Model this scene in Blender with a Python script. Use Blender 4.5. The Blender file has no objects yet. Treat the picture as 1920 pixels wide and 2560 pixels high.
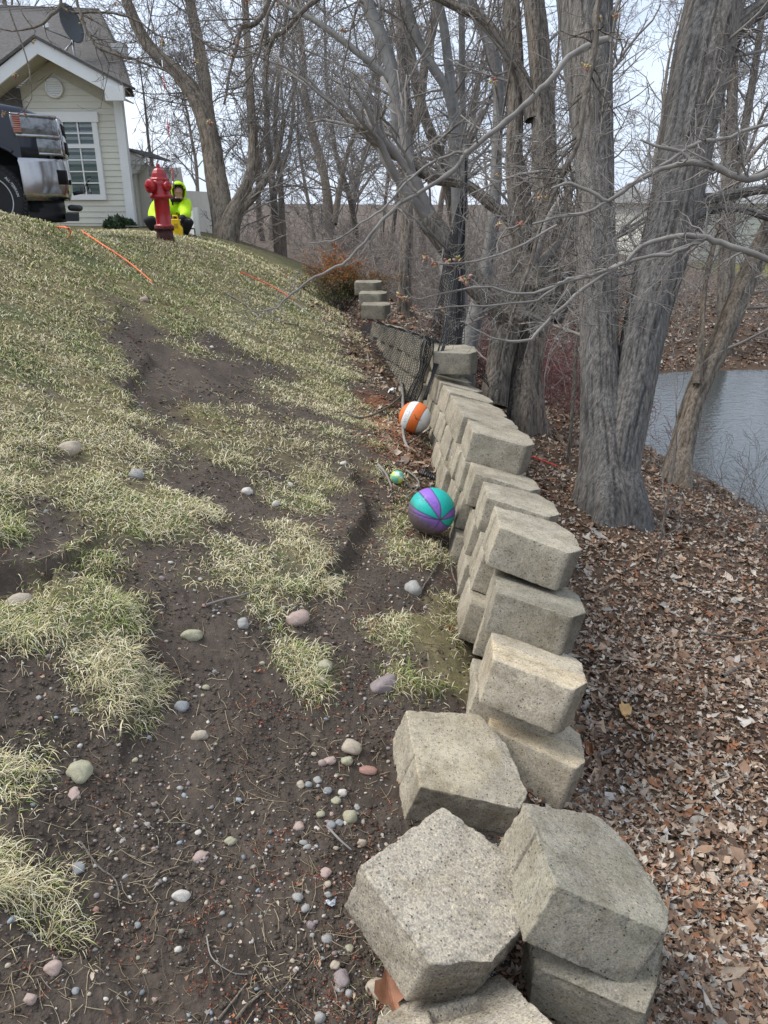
import bpy, bmesh, math, random
import numpy as np
from mathutils import Vector, Matrix, Euler
C=bpy.context.scene.collection
sc=bpy.context.scene
# ---------------- camera, world, sun, exposure ----------------
PITCH=math.radians(22.0); F=1925.0          # focal length in photo pixels (1920x2560)
cam_d=bpy.data.cameras.new('camera'); cam=bpy.data.objects.new('camera',cam_d); C.objects.link(cam)
cam.rotation_euler=(math.radians(90)-PITCH,0,0)
cam_d.sensor_fit='VERTICAL'; cam_d.sensor_height=36.0; cam_d.lens=36.0*F/2560.0
cam_d.clip_start=0.05; cam_d.clip_end=2000
sc.camera=cam
sc.render.resolution_x=768; sc.render.resolution_y=1024
SUN_EL=math.radians(52); SUN_AZ=math.radians(-80)     # azimuth measured from +Y towards +X
w=bpy.data.worlds.new("World"); sc.world=w; w.use_nodes=True
nt=w.node_tree; bg=nt.nodes['Background']
sky=nt.nodes.new('ShaderNodeTexSky'); sky.sky_type='NISHITA'; sky.sun_disc=False
sky.sun_elevation=SUN_EL; sky.sun_rotation=SUN_AZ
tc=nt.nodes.new('ShaderNodeTexCoord'); mp=nt.nodes.new('ShaderNodeMapping'); mp.inputs['Scale'].default_value=(1.2,1.2,3.5)
nz=nt.nodes.new('ShaderNodeTexNoise'); nz.inputs['Scale'].default_value=2.2; nz.inputs['Detail'].default_value=6; nz.inputs['Roughness'].default_value=.55
cr=nt.nodes.new('ShaderNodeValToRGB'); cr.color_ramp.elements[0].position=.32; cr.color_ramp.elements[0].color=(4.7,5.65,7.3,1)
cr.color_ramp.elements[1].position=.66; cr.color_ramp.elements[1].color=(7.2,7.8,8.8,1)
mx=nt.nodes.new('ShaderNodeMixRGB'); mx.inputs['Fac'].default_value=.86
nt.links.new(tc.outputs['Generated'],mp.inputs['Vector']); nt.links.new(mp.outputs['Vector'],nz.inputs['Vector'])
nt.links.new(nz.outputs['Fac'],cr.inputs['Fac']); nt.links.new(sky.outputs['Color'],mx.inputs['Color1'])
nt.links.new(cr.outputs['Color'],mx.inputs['Color2']); nt.links.new(mx.outputs['Color'],bg.inputs['Color'])
bg.inputs['Strength'].default_value=.1
sd=bpy.data.lights.new('sun','SUN'); sd.energy=2.4; sd.angle=math.radians(38); sd.color=(1,.965,.91)
so=bpy.data.objects.new('sun',sd); C.objects.link(so)
_sv=Vector((math.sin(SUN_AZ)*math.cos(SUN_EL),math.cos(SUN_AZ)*math.cos(SUN_EL),math.sin(SUN_EL)))
so.rotation_euler=_sv.to_track_quat('Z','Y').to_euler()
sc.view_settings.view_transform='Standard'; sc.view_settings.look='None'; sc.view_settings.exposure=.66; sc.view_settings.gamma=1
sc.render.engine='CYCLES'

# ---------------- helpers ----------------
cp,sp=math.cos(PITCH),math.sin(PITCH)
def unp(px,py,d):                            # photo pixel + depth along the optical axis -> world point
    x=(px-960)/F*d; u=-(py-1280)/F*d
    return np.array([x,d*cp+u*sp,-d*sp+u*cp])
def ray(px,py):
    r=unp(px,py,1.0); return r/np.linalg.norm(r)
def on_y(px,py,Y): r=unp(px,py,1.0); return r*(Y/r[1])
def on_x(px,py,X): r=unp(px,py,1.0); return r*(X/r[0])
def V3(a): return Vector((float(a[0]),float(a[1]),float(a[2])))
def props(o,label=None,cat=None,group=None,kind=None):
    if label:o['label']=label
    if cat:o['category']=cat
    if group:o['group']=group
    if kind:o['kind']=kind
    return o
def empty(name,loc,label,cat,group=None,rz=0):
    o=bpy.data.objects.new(name,None); C.objects.link(o); o.location=V3(loc); o.rotation_euler=(0,0,rz); o.empty_display_size=.1
    return props(o,label,cat,group)
def link(name,me,mat=None,parent=None,loc=None,rot=None):
    o=bpy.data.objects.new(name,me); C.objects.link(o)
    if mat is not None:
        for m in (mat if isinstance(mat,(list,tuple)) else [mat]): me.materials.append(m)
    if parent is not None: o.parent=parent
    if loc is not None:o.location=V3(loc)
    if rot is not None:o.rotation_euler=rot
    return o
def mesh_np(name,V,polys,cols=None,smooth=False,mi=None):
    """V (n,3); polys: list of int arrays (m,k); cols (n,3) optional"""
    me=bpy.data.meshes.new(name); V=np.asarray(V,np.float32); me.vertices.add(len(V)); me.vertices.foreach_set('co',V.ravel())
    polys=[np.asarray(p,np.int32) for p in polys if len(p)]
    lt=np.concatenate([np.full(len(p),p.shape[1],np.int32) for p in polys]); li=np.concatenate([p.ravel() for p in polys])
    me.loops.add(len(li)); me.loops.foreach_set('vertex_index',li)
    me.polygons.add(len(lt)); me.polygons.foreach_set('loop_start',np.concatenate([[0],np.cumsum(lt)[:-1]]).astype(np.int32)); me.polygons.foreach_set('loop_total',lt)
    if smooth: me.polygons.foreach_set('use_smooth',np.ones(len(lt),bool))
    if mi is not None: me.polygons.foreach_set('material_index',np.asarray(mi,np.int32))
    me.update(calc_edges=True)
    if cols is not None:
        a=me.color_attributes.new('tint','FLOAT_COLOR','POINT'); c=np.ones((len(V),4),np.float32); c[:,:3]=cols; a.data.foreach_set('color',c.ravel())
    return me
class MB:
    """collects boxes, prisms, lathes and tubes into one mesh"""
    def __init__(s): s.v=[];s.f=[];s.sm=[]
    def add(s,V,Fc,smooth=False):
        o=len(s.v); s.v+= [tuple(map(float,p)) for p in V]; s.f+=[[i+o for i in f] for f in Fc]; s.sm+=[smooth]*len(Fc); return s
    def box(s,a,b,M=None):
        x0,y0,z0=a;x1,y1,z1=b
        V=[(x0,y0,z0),(x1,y0,z0),(x1,y1,z0),(x0,y1,z0),(x0,y0,z1),(x1,y0,z1),(x1,y1,z1),(x0,y1,z1)]
        if M is not None: V=[tuple(M@Vector(p)) for p in V]
        return s.add(V,[(0,3,2,1),(4,5,6,7),(0,1,5,4),(1,2,6,5),(2,3,7,6),(3,0,4,7)])
    def prism(s,poly,ax,t0,t1):
        """poly of 2-D points extruded along axis ax ('x','y','z') from t0 to t1"""
        def P(p,t): return {'x':(t,p[0],p[1]),'y':(p[0],t,p[1]),'z':(p[0],p[1],t)}[ax]
        n=len(poly); V=[P(p,t0) for p in poly]+[P(p,t1) for p in poly]
        return s.add(V,[list(range(n))[::-1],list(range(n,2*n))]+[(i,(i+1)%n,n+(i+1)%n,n+i) for i in range(n)])
    def lathe(s,prof,n=24,M=None,smooth=True):
        V=[];Fc=[]
        for r,z in prof:
            for i in range(n):
                a=2*math.pi*i/n; p=Vector((r*math.cos(a),r*math.sin(a),z)); V.append(tuple(M@p) if M is not None else tuple(p))
        for j in range(len(prof)-1):
            for i in range(n): Fc.append((j*n+i,j*n+(i+1)%n,(j+1)*n+(i+1)%n,(j+1)*n+i))
        Fc.append(list(range(n))[::-1]); Fc.append([(len(prof)-1)*n+i for i in range(n)])
        return s.add(V,Fc,smooth)
    def tube(s,pts,rad,n=8,closed=False):
        pts=[np.array(p,float) for p in pts]; m=len(pts); rad=rad if hasattr(rad,'__len__') else [rad]*m
        d=pts[-1]-pts[0]; ref=np.array([0,0,1.]) if abs(d[2])<.7*np.linalg.norm(d)+1e-9 else np.array([1.,0,0]); V=[];Fc=[]
        for i,p in enumerate(pts):
            t=pts[min(i+1,m-1)]-pts[max(i-1,0)]; t/=np.linalg.norm(t)+1e-9
            a=np.cross(t,ref); a/=np.linalg.norm(a)+1e-9; b=np.cross(t,a)
            for k in range(n):
                th=2*math.pi*k/n; V.append(p+rad[i]*(a*math.cos(th)+b*math.sin(th)))
        for i in range(m-1):
            for k in range(n): Fc.append((i*n+k,i*n+(k+1)%n,(i+1)*n+(k+1)%n,(i+1)*n+k))
        Fc.append(list(range(n))); Fc.append([(m-1)*n+k for k in range(n)][::-1])
        return s.add(V,Fc,True)
    def mesh(s,name='m',bevel=0,seg=2):
        me=bpy.data.meshes.new(name); me.from_pydata(s.v,[],s.f); me.polygons.foreach_set('use_smooth',s.sm)
        bm=bmesh.new(); bm.from_mesh(me); bmesh.ops.recalc_face_normals(bm,faces=bm.faces)
        if bevel:
            es=[e for e in bm.edges if len(e.link_faces)==2 and e.calc_face_angle(0)>.5]
            bmesh.ops.bevel(bm,geom=es,offset=bevel,segments=seg,affect='EDGES',clamp_overlap=True,profile=.5)
        bm.to_mesh(me); bm.free(); me.update(); return me
    def obj(s,name,mat,parent=None,bevel=0,loc=None,rot=None,seg=2): return link(name,s.mesh(name,bevel,seg),mat,parent,loc,rot)
# value noise
_rs=np.random.RandomState(7); _T=_rs.rand(64,64,64).astype(np.float32)
def vnoise(P):
    P=np.asarray(P,np.float64); i=np.floor(P).astype(np.int64); f=P-i; f=f*f*(3-2*f); i&=63; j=(i+1)&63
    x0,y0,z0=i.T; x1,y1,z1=j.T; fx,fy,fz=f.T
    a=_T[x0,y0,z0]*(1-fx)+_T[x1,y0,z0]*fx; b=_T[x0,y1,z0]*(1-fx)+_T[x1,y1,z0]*fx
    c=_T[x0,y0,z1]*(1-fx)+_T[x1,y0,z1]*fx; d=_T[x0,y1,z1]*(1-fx)+_T[x1,y1,z1]*fx
    return (a*(1-fy)+b*fy)*(1-fz)+(c*(1-fy)+d*fy)*fz
def fbm(P,oct=4,rough=.5):
    s=0;a=1;t=0;P=np.asarray(P,float)
    for o in range(oct): s=s+a*(vnoise(P*2**o+o*17.3)-.5); t+=a; a*=rough
    return s/t*2          # about -1..1
def sstep(a,b,x): t=np.clip((x-a)/(b-a),0,1); return t*t*(3-2*t)

# ---------------- materials ----------------
def M(name,cols,scale=6,rough=.85,bump=0,bscale=None,stretch=(1,1,1),spec=.3,detail=6,attr=False,metal=0,bdist=.01,coat=0,vary=0,rotm=None,nrough=.6):
    m=bpy.data.materials.new(name); m.use_nodes=True; n=m.node_tree.nodes; L=m.node_tree.links; b=n['Principled BSDF']
    b.inputs['Roughness'].default_value=rough; b.inputs['Specular IOR Level'].default_value=spec; b.inputs['Metallic'].default_value=metal
    if coat: b.inputs['Coat Weight'].default_value=coat; b.inputs['Coat Roughness'].default_value=.05
    tc=n.new('ShaderNodeTexCoord'); mp=n.new('ShaderNodeMapping'); mp.inputs['Scale'].default_value=stretch; L.new(tc.outputs['Object'],mp.inputs['Vector'])
    if rotm: mp.inputs['Rotation'].default_value=rotm
    nz=n.new('ShaderNodeTexNoise'); nz.inputs['Scale'].default_value=scale; nz.inputs['Detail'].default_value=detail; nz.inputs['Roughness'].default_value=nrough
    L.new(mp.outputs['Vector'],nz.inputs['Vector'])
    cr=n.new('ShaderNodeValToRGB'); e=cr.color_ramp.elements
    while len(e)<len(cols): e.new(.5)
    for i,(p,c) in enumerate(cols): e[i].position=p; e[i].color=(*c,1)
    L.new(nz.outputs['Fac'],cr.inputs['Fac']); out=cr.outputs['Color']
    if attr:
        at=n.new('ShaderNodeAttribute'); at.attribute_name='tint'; mm=n.new('ShaderNodeMixRGB'); mm.blend_type='MULTIPLY'; mm.inputs['Fac'].default_value=1
        L.new(at.outputs['Color'],mm.inputs['Color1']); L.new(out,mm.inputs['Color2']); out=mm.outputs['Color']
    if vary:
        oi=n.new('ShaderNodeObjectInfo'); hv=n.new('ShaderNodeHueSaturation'); mr=n.new('ShaderNodeMapRange'); mr.inputs['To Min'].default_value=1-vary; mr.inputs['To Max'].default_value=1+vary
        L.new(oi.outputs['Random'],mr.inputs['Value']); L.new(mr.outputs['Result'],hv.inputs['Value']); L.new(out,hv.inputs['Color']); out=hv.outputs['Color']
    L.new(out,b.inputs['Base Color'])
    if bump:
        n2=n.new('ShaderNodeTexNoise'); n2.inputs['Scale'].default_value=bscale or scale*3; n2.inputs['Detail'].default_value=5; L.new(mp.outputs['Vector'],n2.inputs['Vector'])
        bp=n.new('ShaderNodeBump'); bp.inputs['Strength'].default_value=bump; bp.inputs['Distance'].default_value=bdist
        L.new(n2.outputs['Fac'],bp.inputs['Height']); L.new(bp.outputs['Normal'],b.inputs['Normal'])
    return m
def flat(name,c,rough=.6,spec=.4,metal=0,bump=0,scale=30,coat=0,var=.12):
    lo=tuple(x*(1-var) for x in c); hi=tuple(min(1,x*(1+var)) for x in c)
    return M(name,[(.3,lo),(.7,hi)],scale=scale,rough=rough,spec=spec,metal=metal,bump=bump,bdist=.003,coat=coat)

# ---------------- terrain ----------------
CP=np.array([
(.15,.9,-1.83),(.05,1.6,-1.80),(.25,2.5,-1.73),(.3,3.15,-1.71),(.3,3.9,-1.69),(.32,4.6,-1.67),(.26,5.6,-1.64),(.1,6.6,-1.6),(-.05,7.5,-1.58),(-.25,8.5,-1.52),(-.5,10.2,-1.45),(-.9,12,-1.45),
(-.35,1.0,-1.76),(-.9,1.0,-1.58),(-1.6,1.0,-1.3),(-2.6,1,-.85),(-4,1,-.3),
(-.3,2.2,-1.66),(-.9,2.2,-1.43),(-1.6,2.2,-1.12),(-2.3,2.2,-.8),(-3.4,2.2,-.35),(-4.6,2.5,-.08),
(-.3,4,-1.6),(-.9,4,-1.36),(-1.7,4,-1.0),(-2.5,4,-.66),(-3.4,4,-.27),(-4.4,4,-.06),
(-.3,6,-1.53),(-1,6,-1.24),(-2,6,-.8),(-3,6,-.38),(-3.9,6,-.1),(-5,6,-.02),
(-.7,8,-1.4),(-1.4,8,-1.08),(-2.4,8,-.6),(-3.2,8,-.24),(-4.0,7.8,-.07),(-5.5,7.5,-.02),
(-1.1,10,-1.2),(-1.9,10,-.8),(-2.67,9.95,-.47),(-3.4,9.8,-.42),(-4.8,9.6,-.41),(-7,9.5,-.42),
(-1.35,12,-1.15),(-2.1,11.8,-.72),(-3,12,-.5),(-5,12,-.45),(-1.3,14,-1.4),(-2.2,14,-.95),(-3.2,14.3,-.6),(-5,14.3,-.55),(-8,14,-.5),
(-3.5,18,-.75),(-7,20,-.7),(-12,16,-.6),(-12,6,-.2),(-8,2,0),(-15,25,-.8),(-8,30,-1.2),(-3,20,-1.5),(-2,30,-1.9),(2,30,-2.2),
(.62,.7,-2.0),(.68,1.6,-1.98),(.75,2.5,-2.08),(.85,3.2,-2.1),(.9,4.2,-2.1),(.9,5.5,-2.06),(.9,7,-2.0),(.8,9,-1.9),(.4,11,-1.75),(.3,13,-1.7),
(1.7,5.55,-2.22),(1.3,3,-2.14),(1.3,1.5,-2.1),(2.5,3,-2.32),(2.3,1.2,-2.25),(3.6,3.5,-2.72),(4,1.5,-2.8),(1.5,7.8,-2.08),
(3.3,9.5,-2.90),(3.6,8.3,-2.90),(3.8,7.1,-2.90),(4.3,5.8,-2.92),(5.2,3.5,-2.95),(3.6,11.5,-2.9),(4.5,13.8,-2.9),(6.5,14.6,-2.88),(9,14.5,-2.9),(13,13,-2.9),
(2,9.5,-2.3),(2.2,12,-2.4),(1.5,15,-2.2),(3,15.5,-2.65),(5,16.5,-2.6),(8,18,-2.5),(14,18,-2.5),(6,24,-2.4),(12,27,-2.4),(18,30,-2.4),
(6,10,-3.5),(5.5,12,-3.3),(5.5,7,-3.4),(8,9,-3.6),(12,6,-3.6),(20,8,-3.2),(30,20,-2.6),(0,45,-2.2),(-25,45,-1.5),(25,50,-2.4),(-30,10,-.5),(0,-6,-1.9),(-6,-5,-.6),(6,-5,-2.9),(15,-8,-3.2),
(60,60,-2.4),(-60,60,-1.5),(60,-40,-2.5),(-60,-40,-1),(0,90,-2.3),(0,-60,-1.8)],float)
def _U(r2): return np.where(r2>1e-12,r2*np.log(np.maximum(r2,1e-12)),0)*.5
def _tps(P):
    n=len(P); X=P[:,:2]; K=_U(((X[:,None]-X[None])**2).sum(-1))+np.eye(n)*.02
    Q=np.c_[np.ones(n),X]; A=np.block([[K,Q],[Q.T,np.zeros((3,3))]]); return np.linalg.solve(A,np.r_[P[:,2],0,0,0])
_W=_tps(CP)
def H0(x,y):
    x=np.atleast_1d(np.asarray(x,float)); y=np.atleast_1d(np.asarray(y,float)); sh=x.shape; x=x.ravel(); y=y.ravel(); out=np.empty(len(x))
    xc=np.clip(x,-60,60); yc=np.clip(y,-60,90)
    for i in range(0,len(x),20000):
        s=slice(i,i+20000); r2=(xc[s,None]-CP[None,:,0])**2+(yc[s,None]-CP[None,:,1])**2
        out[s]=_U(r2)@_W[:-3]+_W[-3]+_W[-2]*xc[s]+_W[-1]*yc[s]
    return out.reshape(sh)
# bare / grassy map: rows of (display y, [(display x, density)...]) in the photo, turned into places on the ground
GM={500:[(0,1),(200,1),(400,1),(600,1)],600:[(0,1),(250,1),(500,1),(750,1)],650:[(50,1),(150,.9),(400,.9),(600,.9),(750,.8)],
700:[(0,1),(100,1),(200,.5),(300,.25),(350,.6),(450,.9),(550,.8),(650,.8),(750,.8)],750:[(0,1),(100,1),(200,.9),(260,.2),(300,0),(350,.3),(400,.5),(480,.2),(550,.6),(650,.5),(750,.4)],
800:[(0,1),(100,1),(200,1),(260,.7),(300,.1),(350,0),(400,0),(500,.1),(560,.25),(600,.4),(700,.7),(780,.3)],850:[(0,1),(100,.5),(150,.6),(220,.8),(300,.1),(400,.1),(500,.25),(600,.5),(700,.6),(790,.2)],
900:[(0,1),(100,1),(200,.9),(270,.6),(330,.3),(380,.25),(450,.6),(550,.5),(600,.3),(650,.3),(750,.5),(820,.4)],950:[(0,1),(100,.9),(200,.9),(250,.8),(320,.2),(400,.6),(500,.6),(600,.6),(700,.4),(780,.4)],
1000:[(0,1),(100,.4),(150,.3),(210,.8),(300,.3),(400,.2),(500,.6),(600,.5),(700,.3),(780,.5),(850,.2)],1050:[(0,.9),(100,.5),(200,.9),(300,.5),(400,.2),(500,.15),(600,.3),(680,.7),(740,.3),(800,.2),(880,.6)],
1100:[(0,.6),(100,.3),(200,.8),(300,.9),(400,.9),(450,.6),(500,.1),(550,.05),(620,.4),(680,.7),(740,.1),(800,.2),(860,.7)],1150:[(0,.6),(100,.1),(200,.5),(300,.8),(400,.8),(470,.3),(540,.1),(600,.5),(660,.4),(720,.1),(780,.1),(850,.4),(900,.3)],
1200:[(0,.2),(100,.1),(170,.5),(220,.6),(280,.4),(350,.1),(420,.3),(500,.7),(570,.5),(640,.5),(700,.4),(770,.05),(850,.4),(900,.7),(950,.5)],1260:[(0,0),(100,.5),(160,.3),(250,.1),(350,0),(430,.4),(530,.5),(620,.6),(700,.6),(760,0),(830,0),(900,.1),(970,.1)],
1310:[(0,.6),(100,.9),(200,1),(270,.6),(350,0),(420,0),(500,.3),(560,.6),(620,.3),(700,0),(800,0),(880,.1),(950,.6),(1000,.5)],1360:[(0,.7),(60,.9),(130,.9),(210,.9),(280,.6),(350,0),(450,0),(550,.1),(600,.35),(650,.1),(720,0),(820,.7),(900,.9),(980,.9)],
1420:[(0,0),(100,.1),(180,.6),(250,.7),(310,.2),(400,0),(500,0),(570,.1),(630,.6),(690,.45),(740,0),(800,.3),(880,.5),(980,.7)],1480:[(0,0),(100,.2),(180,.6),(250,.9),(310,.6),(380,0),(500,0),(600,.1),(670,.4),(720,.1),(800,0),(880,.6),(980,.8)],
1540:[(0,0),(100,.05),(200,.35),(270,.45),(330,.2),(400,0),(600,0),(800,0),(900,.1),(980,.2)],1600:[(0,.2),(50,.3),(110,.5),(170,.1),(300,0),(500,0),(700,0),(900,0)],
1660:[(0,.7),(60,.6),(110,.5),(170,.05),(300,0),(500,0),(800,0)],1720:[(0,.6),(60,.5),(120,.1),(250,.05),(500,0),(800,0)],1780:[(0,.1),(80,0),(240,.05),(500,0),(800,0)],
1850:[(0,.8),(40,.4),(100,.05),(300,0),(600,0)],1920:[(0,.8),(60,.6),(120,.4),(180,.05),(300,0),(600,0)],2000:[(0,.3),(60,.3),(130,.5),(190,.05),(300,0),(600,0)],2080:[(0,.15),(80,.1),(160,.05),(300,0),(600,0)],2180:[(0,.1),(100,0),(300,0),(600,0)]}
_ts=np.concatenate([np.geomspace(.7,60,700)])
def ground_at(px,py,f=None):
    r=ray(px,py); P=r[None]*_ts[:,None]; h=(f or H0)(P[:,0],P[:,1]); k=np.where(P[:,2]<h)[0]
    if len(k)==0: return P[-1]
    k=k[0]
    if k==0: return P[0]
    a=P[k-1,2]-h[k-1]; b=h[k]-P[k,2]; p=P[k-1]+(P[k]-P[k-1])*a/(a+b); return p
_gp=[];_gd=[]
for _y,_row in GM.items():
    for _x,_d in _row:
        if _y>=1600: _d*=.8
        p=ground_at(_x*1.1573,_y*1.1573); _gp.append(p[:2]); _gd.append(_d)
for _x in (-5,-6,-8,-10):
    for _y in range(0,16,2): _gp.append(np.array([_x,_y],float)); _gd.append(1.)
_gp=np.array(_gp); _gd=np.array(_gd)
_gs=.02+.045*np.hypot(_gp[:,0],_gp[:,1])            # local kernel radius
def grass(x,y):
    """share of ground covered by grass, 0..1"""
    x=np.asarray(x,float).ravel(); y=np.asarray(y,float).ravel(); out=np.zeros(len(x))
    for i in range(0,len(x),20000):
        s=slice(i,i+20000); d2=(x[s,None]-_gp[None,:,0])**2+(y[s,None]-_gp[None,:,1])**2
        wt=1/(d2/_gs**2+.15)**2.2; out[s]=(wt*_gd).sum(1)/wt.sum(1)
    out+=.28*fbm(np.c_[x*5,y*5,x*0+3],3)*(out>.03)
    g=sstep(.22,.74,out)
    g*=1-sstep(-.02,.12,x-xwall(y))
    g*=(y<17)
    return g
def xwall(y): return np.interp(y,[-2,1,2,3,4.5,6.5,7.6,8.5,10.5,14,20],[.0,.05,.28,.36,.38,.33,.1,-.15,-.6,-1.2,-2.2])
def litter(x,y):
    x=np.asarray(x,float); y=np.asarray(y,float)
    right=sstep(.1,.35,x-xwall(y))
    d=xwall(y)-x
    foot=.75*sstep(3.6,4.6,y)*(1-sstep(.15,.55,d))*(y<11)
    return np.clip(np.maximum(right,foot),0,1)
def _dline(px):
    P=np.array([ground_at(a*1.1573,b*1.1573)[:2] for a,b in px]); return P
SCARPS=[(_dline([(770,1040),(792,1100),(765,1180),(725,1215)]),.075),(_dline([(235,690),(330,770),(285,860)]),.05),(_dline([(340,880),(430,950),(560,1010)]),.04),(_dline([(0,1240),(120,1230),(240,1290),(330,1400),(300,1500)]),.06),(_dline([(0,1960),(60,1985),(150,2060)]),.07),(_dline([(440,1120),(520,1180),(640,1290)]),.04)]
def scarp(x,y):
    out=np.zeros(len(x)); m=(x>-3.2)&(x<1)&(y>.5)&(y<8); xx,yy=x[m],y[m]; acc=np.zeros(len(xx)); wob=.05*fbm(np.c_[xx*6,yy*6,xx*0+2],3)
    for P,hh in SCARPS:
        best=np.full(len(xx),9.); sd=np.zeros(len(xx))
        for a,b in zip(P[:-1],P[1:]):
            d=b-a; t=((xx-a[0])*d[0]+(yy-a[1])*d[1])/(d@d); tc_=np.clip(t,0,1); ex=xx-a[0]-tc_*d[0]; ey=yy-a[1]-tc_*d[1]; r=np.hypot(ex,ey); cr_=d[0]*ey-d[1]*ex; up=(-d[0]*.0-(-1)*0); k=r<best
            nx=np.array([-d[1],d[0]]); nx=nx if nx[0]<0 else -nx; s_=np.sign(ex*nx[0]+ey*nx[1]); best=np.where(k,r,best); sd=np.where(k,s_*r,sd)
        sd=sd+wob; w_=np.exp(-(best/.22)**2); acc+=hh*w_*(sstep(-.012,.03,sd)-.5)
    out[m]=acc; return out
def H(x,y,detail=True):
    x=np.asarray(x,float).ravel(); y=np.asarray(y,float).ravel(); h=H0(x,y)
    if not detail: return h
    r=np.hypot(x,y); g=grass(x,y); near=np.exp(-r/9)
    P=np.c_[x,y,0*x]
    L=litter(x,y)
    h=h+.035*fbm(P*2.3,3)*np.minimum(1,.3+near)*(h>-2.85)
    h=h+(1-L)*near*(.03*g+.020*fbm(P*11+5,3)+(.018*np.abs(fbm(P*27+9,3))+.007*fbm(P*80,2))*(1-.5*g))
    h=h+L*near*.02*fbm(P*9+2,3)+scarp(x,y)
    return h
# polar grid, fine in view
ang=np.concatenate([np.radians(np.arange(-180,-42,6.)),np.radians(np.arange(-42,42.01,.17)),np.radians(np.arange(48,180,6.))])
rad=np.concatenate([[.02],.45*1.0075**np.arange(0,560),.45*1.0075**560*1.06**np.arange(1,52)])
A,R=np.meshgrid(ang,rad); X=(R*np.sin(A)).ravel(); Y=(R*np.cos(A)).ravel(); Z=H(X,Y)
na,nr=len(ang),len(rad)
I=np.arange(na*nr).reshape(nr,na); J=np.roll(I,-1,1)
quads=np.stack([I[:-1],J[:-1],J[1:],I[1:]],-1).reshape(-1,4)[:,::-1]
G=grass(X,Y); Lt=litter(X,Y)
n1=fbm(np.c_[X*3,Y*3,X*0],4)[:,None]; n2=fbm(np.c_[X*14,Y*14,X*0+9],3)[:,None]
soil=np.array([.076,.059,.046])*(1+.35*n1+.3*n2); lawn=np.array([.22,.19,.085])*(1+.3*n2); lit=np.array([.085,.055,.036])*(1+.4*n2)
lawn=lawn*(1-sstep(0,.5,n1))+np.array([.09,.12,.035])*sstep(0,.5,n1)
moss=np.array([.10,.12,.02])
col=soil*(1-G[:,None])+(.42*soil+.58*lawn)*G[:,None]; col=col*(1-Lt[:,None])+lit*Lt[:,None]
far=sstep(16,24,np.hypot(X,Y))[:,None]; col=col*(1-far)+np.array([.10,.075,.055])*(1+.3*n1)*far
# driveway and the lawn across the pond
drive=(sstep(8.9,9.1,Y)*(1-sstep(12.6,12.8,Y))*(1-sstep(-3.9,-3.75,X)))[:,None]; col=col*(1-drive)+np.array([.12,.118,.112])*drive
lawn2=(sstep(25,28,Y)*(1-sstep(60,80,Y))*sstep(11,14,X))[:,None]; col=col*(1-lawn2)+np.array([.16,.16,.05])*lawn2
col=np.clip(col,.004,1)
gm=M('ground_soil',[(.25,(.72,.72,.72)),(.5,(1,1,1)),(.78,(1.35,1.32,1.28))],scale=55,rough=.92,bump=.7,bscale=160,attr=True,bdist=.006,spec=.25)
ground=props(link('ground',mesh_np('ground',np.c_[X,Y,Z],[quads],col,smooth=True),gm),kind='structure')
# ---------------- pond ----------------
def water_mat():
    m=bpy.data.materials.new('pond_water'); m.use_nodes=True; n=m.node_tree.nodes; L=m.node_tree.links; b=n['Principled BSDF']
    b.inputs['Base Color'].default_value=(.06,.068,.066,1); b.inputs['Roughness'].default_value=.06; b.inputs['IOR'].default_value=1.5; b.inputs['Specular IOR Level'].default_value=.8
    tc=n.new('ShaderNodeTexCoord'); mp=n.new('ShaderNodeMapping'); mp.inputs['Scale'].default_value=(1,2.2,1); L.new(tc.outputs['Object'],mp.inputs['Vector'])
    z=n.new('ShaderNodeTexNoise'); z.inputs['Scale'].default_value=7; z.inputs['Detail'].default_value=4; L.new(mp.outputs['Vector'],z.inputs['Vector'])
    bp=n.new('ShaderNodeBump'); bp.inputs['Strength'].default_value=.3; bp.inputs['Distance'].default_value=.03; L.new(z.outputs['Fac'],bp.inputs['Height']); L.new(bp.outputs['Normal'],b.inputs['Normal'])
    return m
mb=MB(); mb.prism([(1.5,2),(30,-4),(34,16),(16,18),(3.5,17)],'z',-3.6,-2.93)
props(mb.obj('pond_water',water_mat()),kind='structure')

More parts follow.
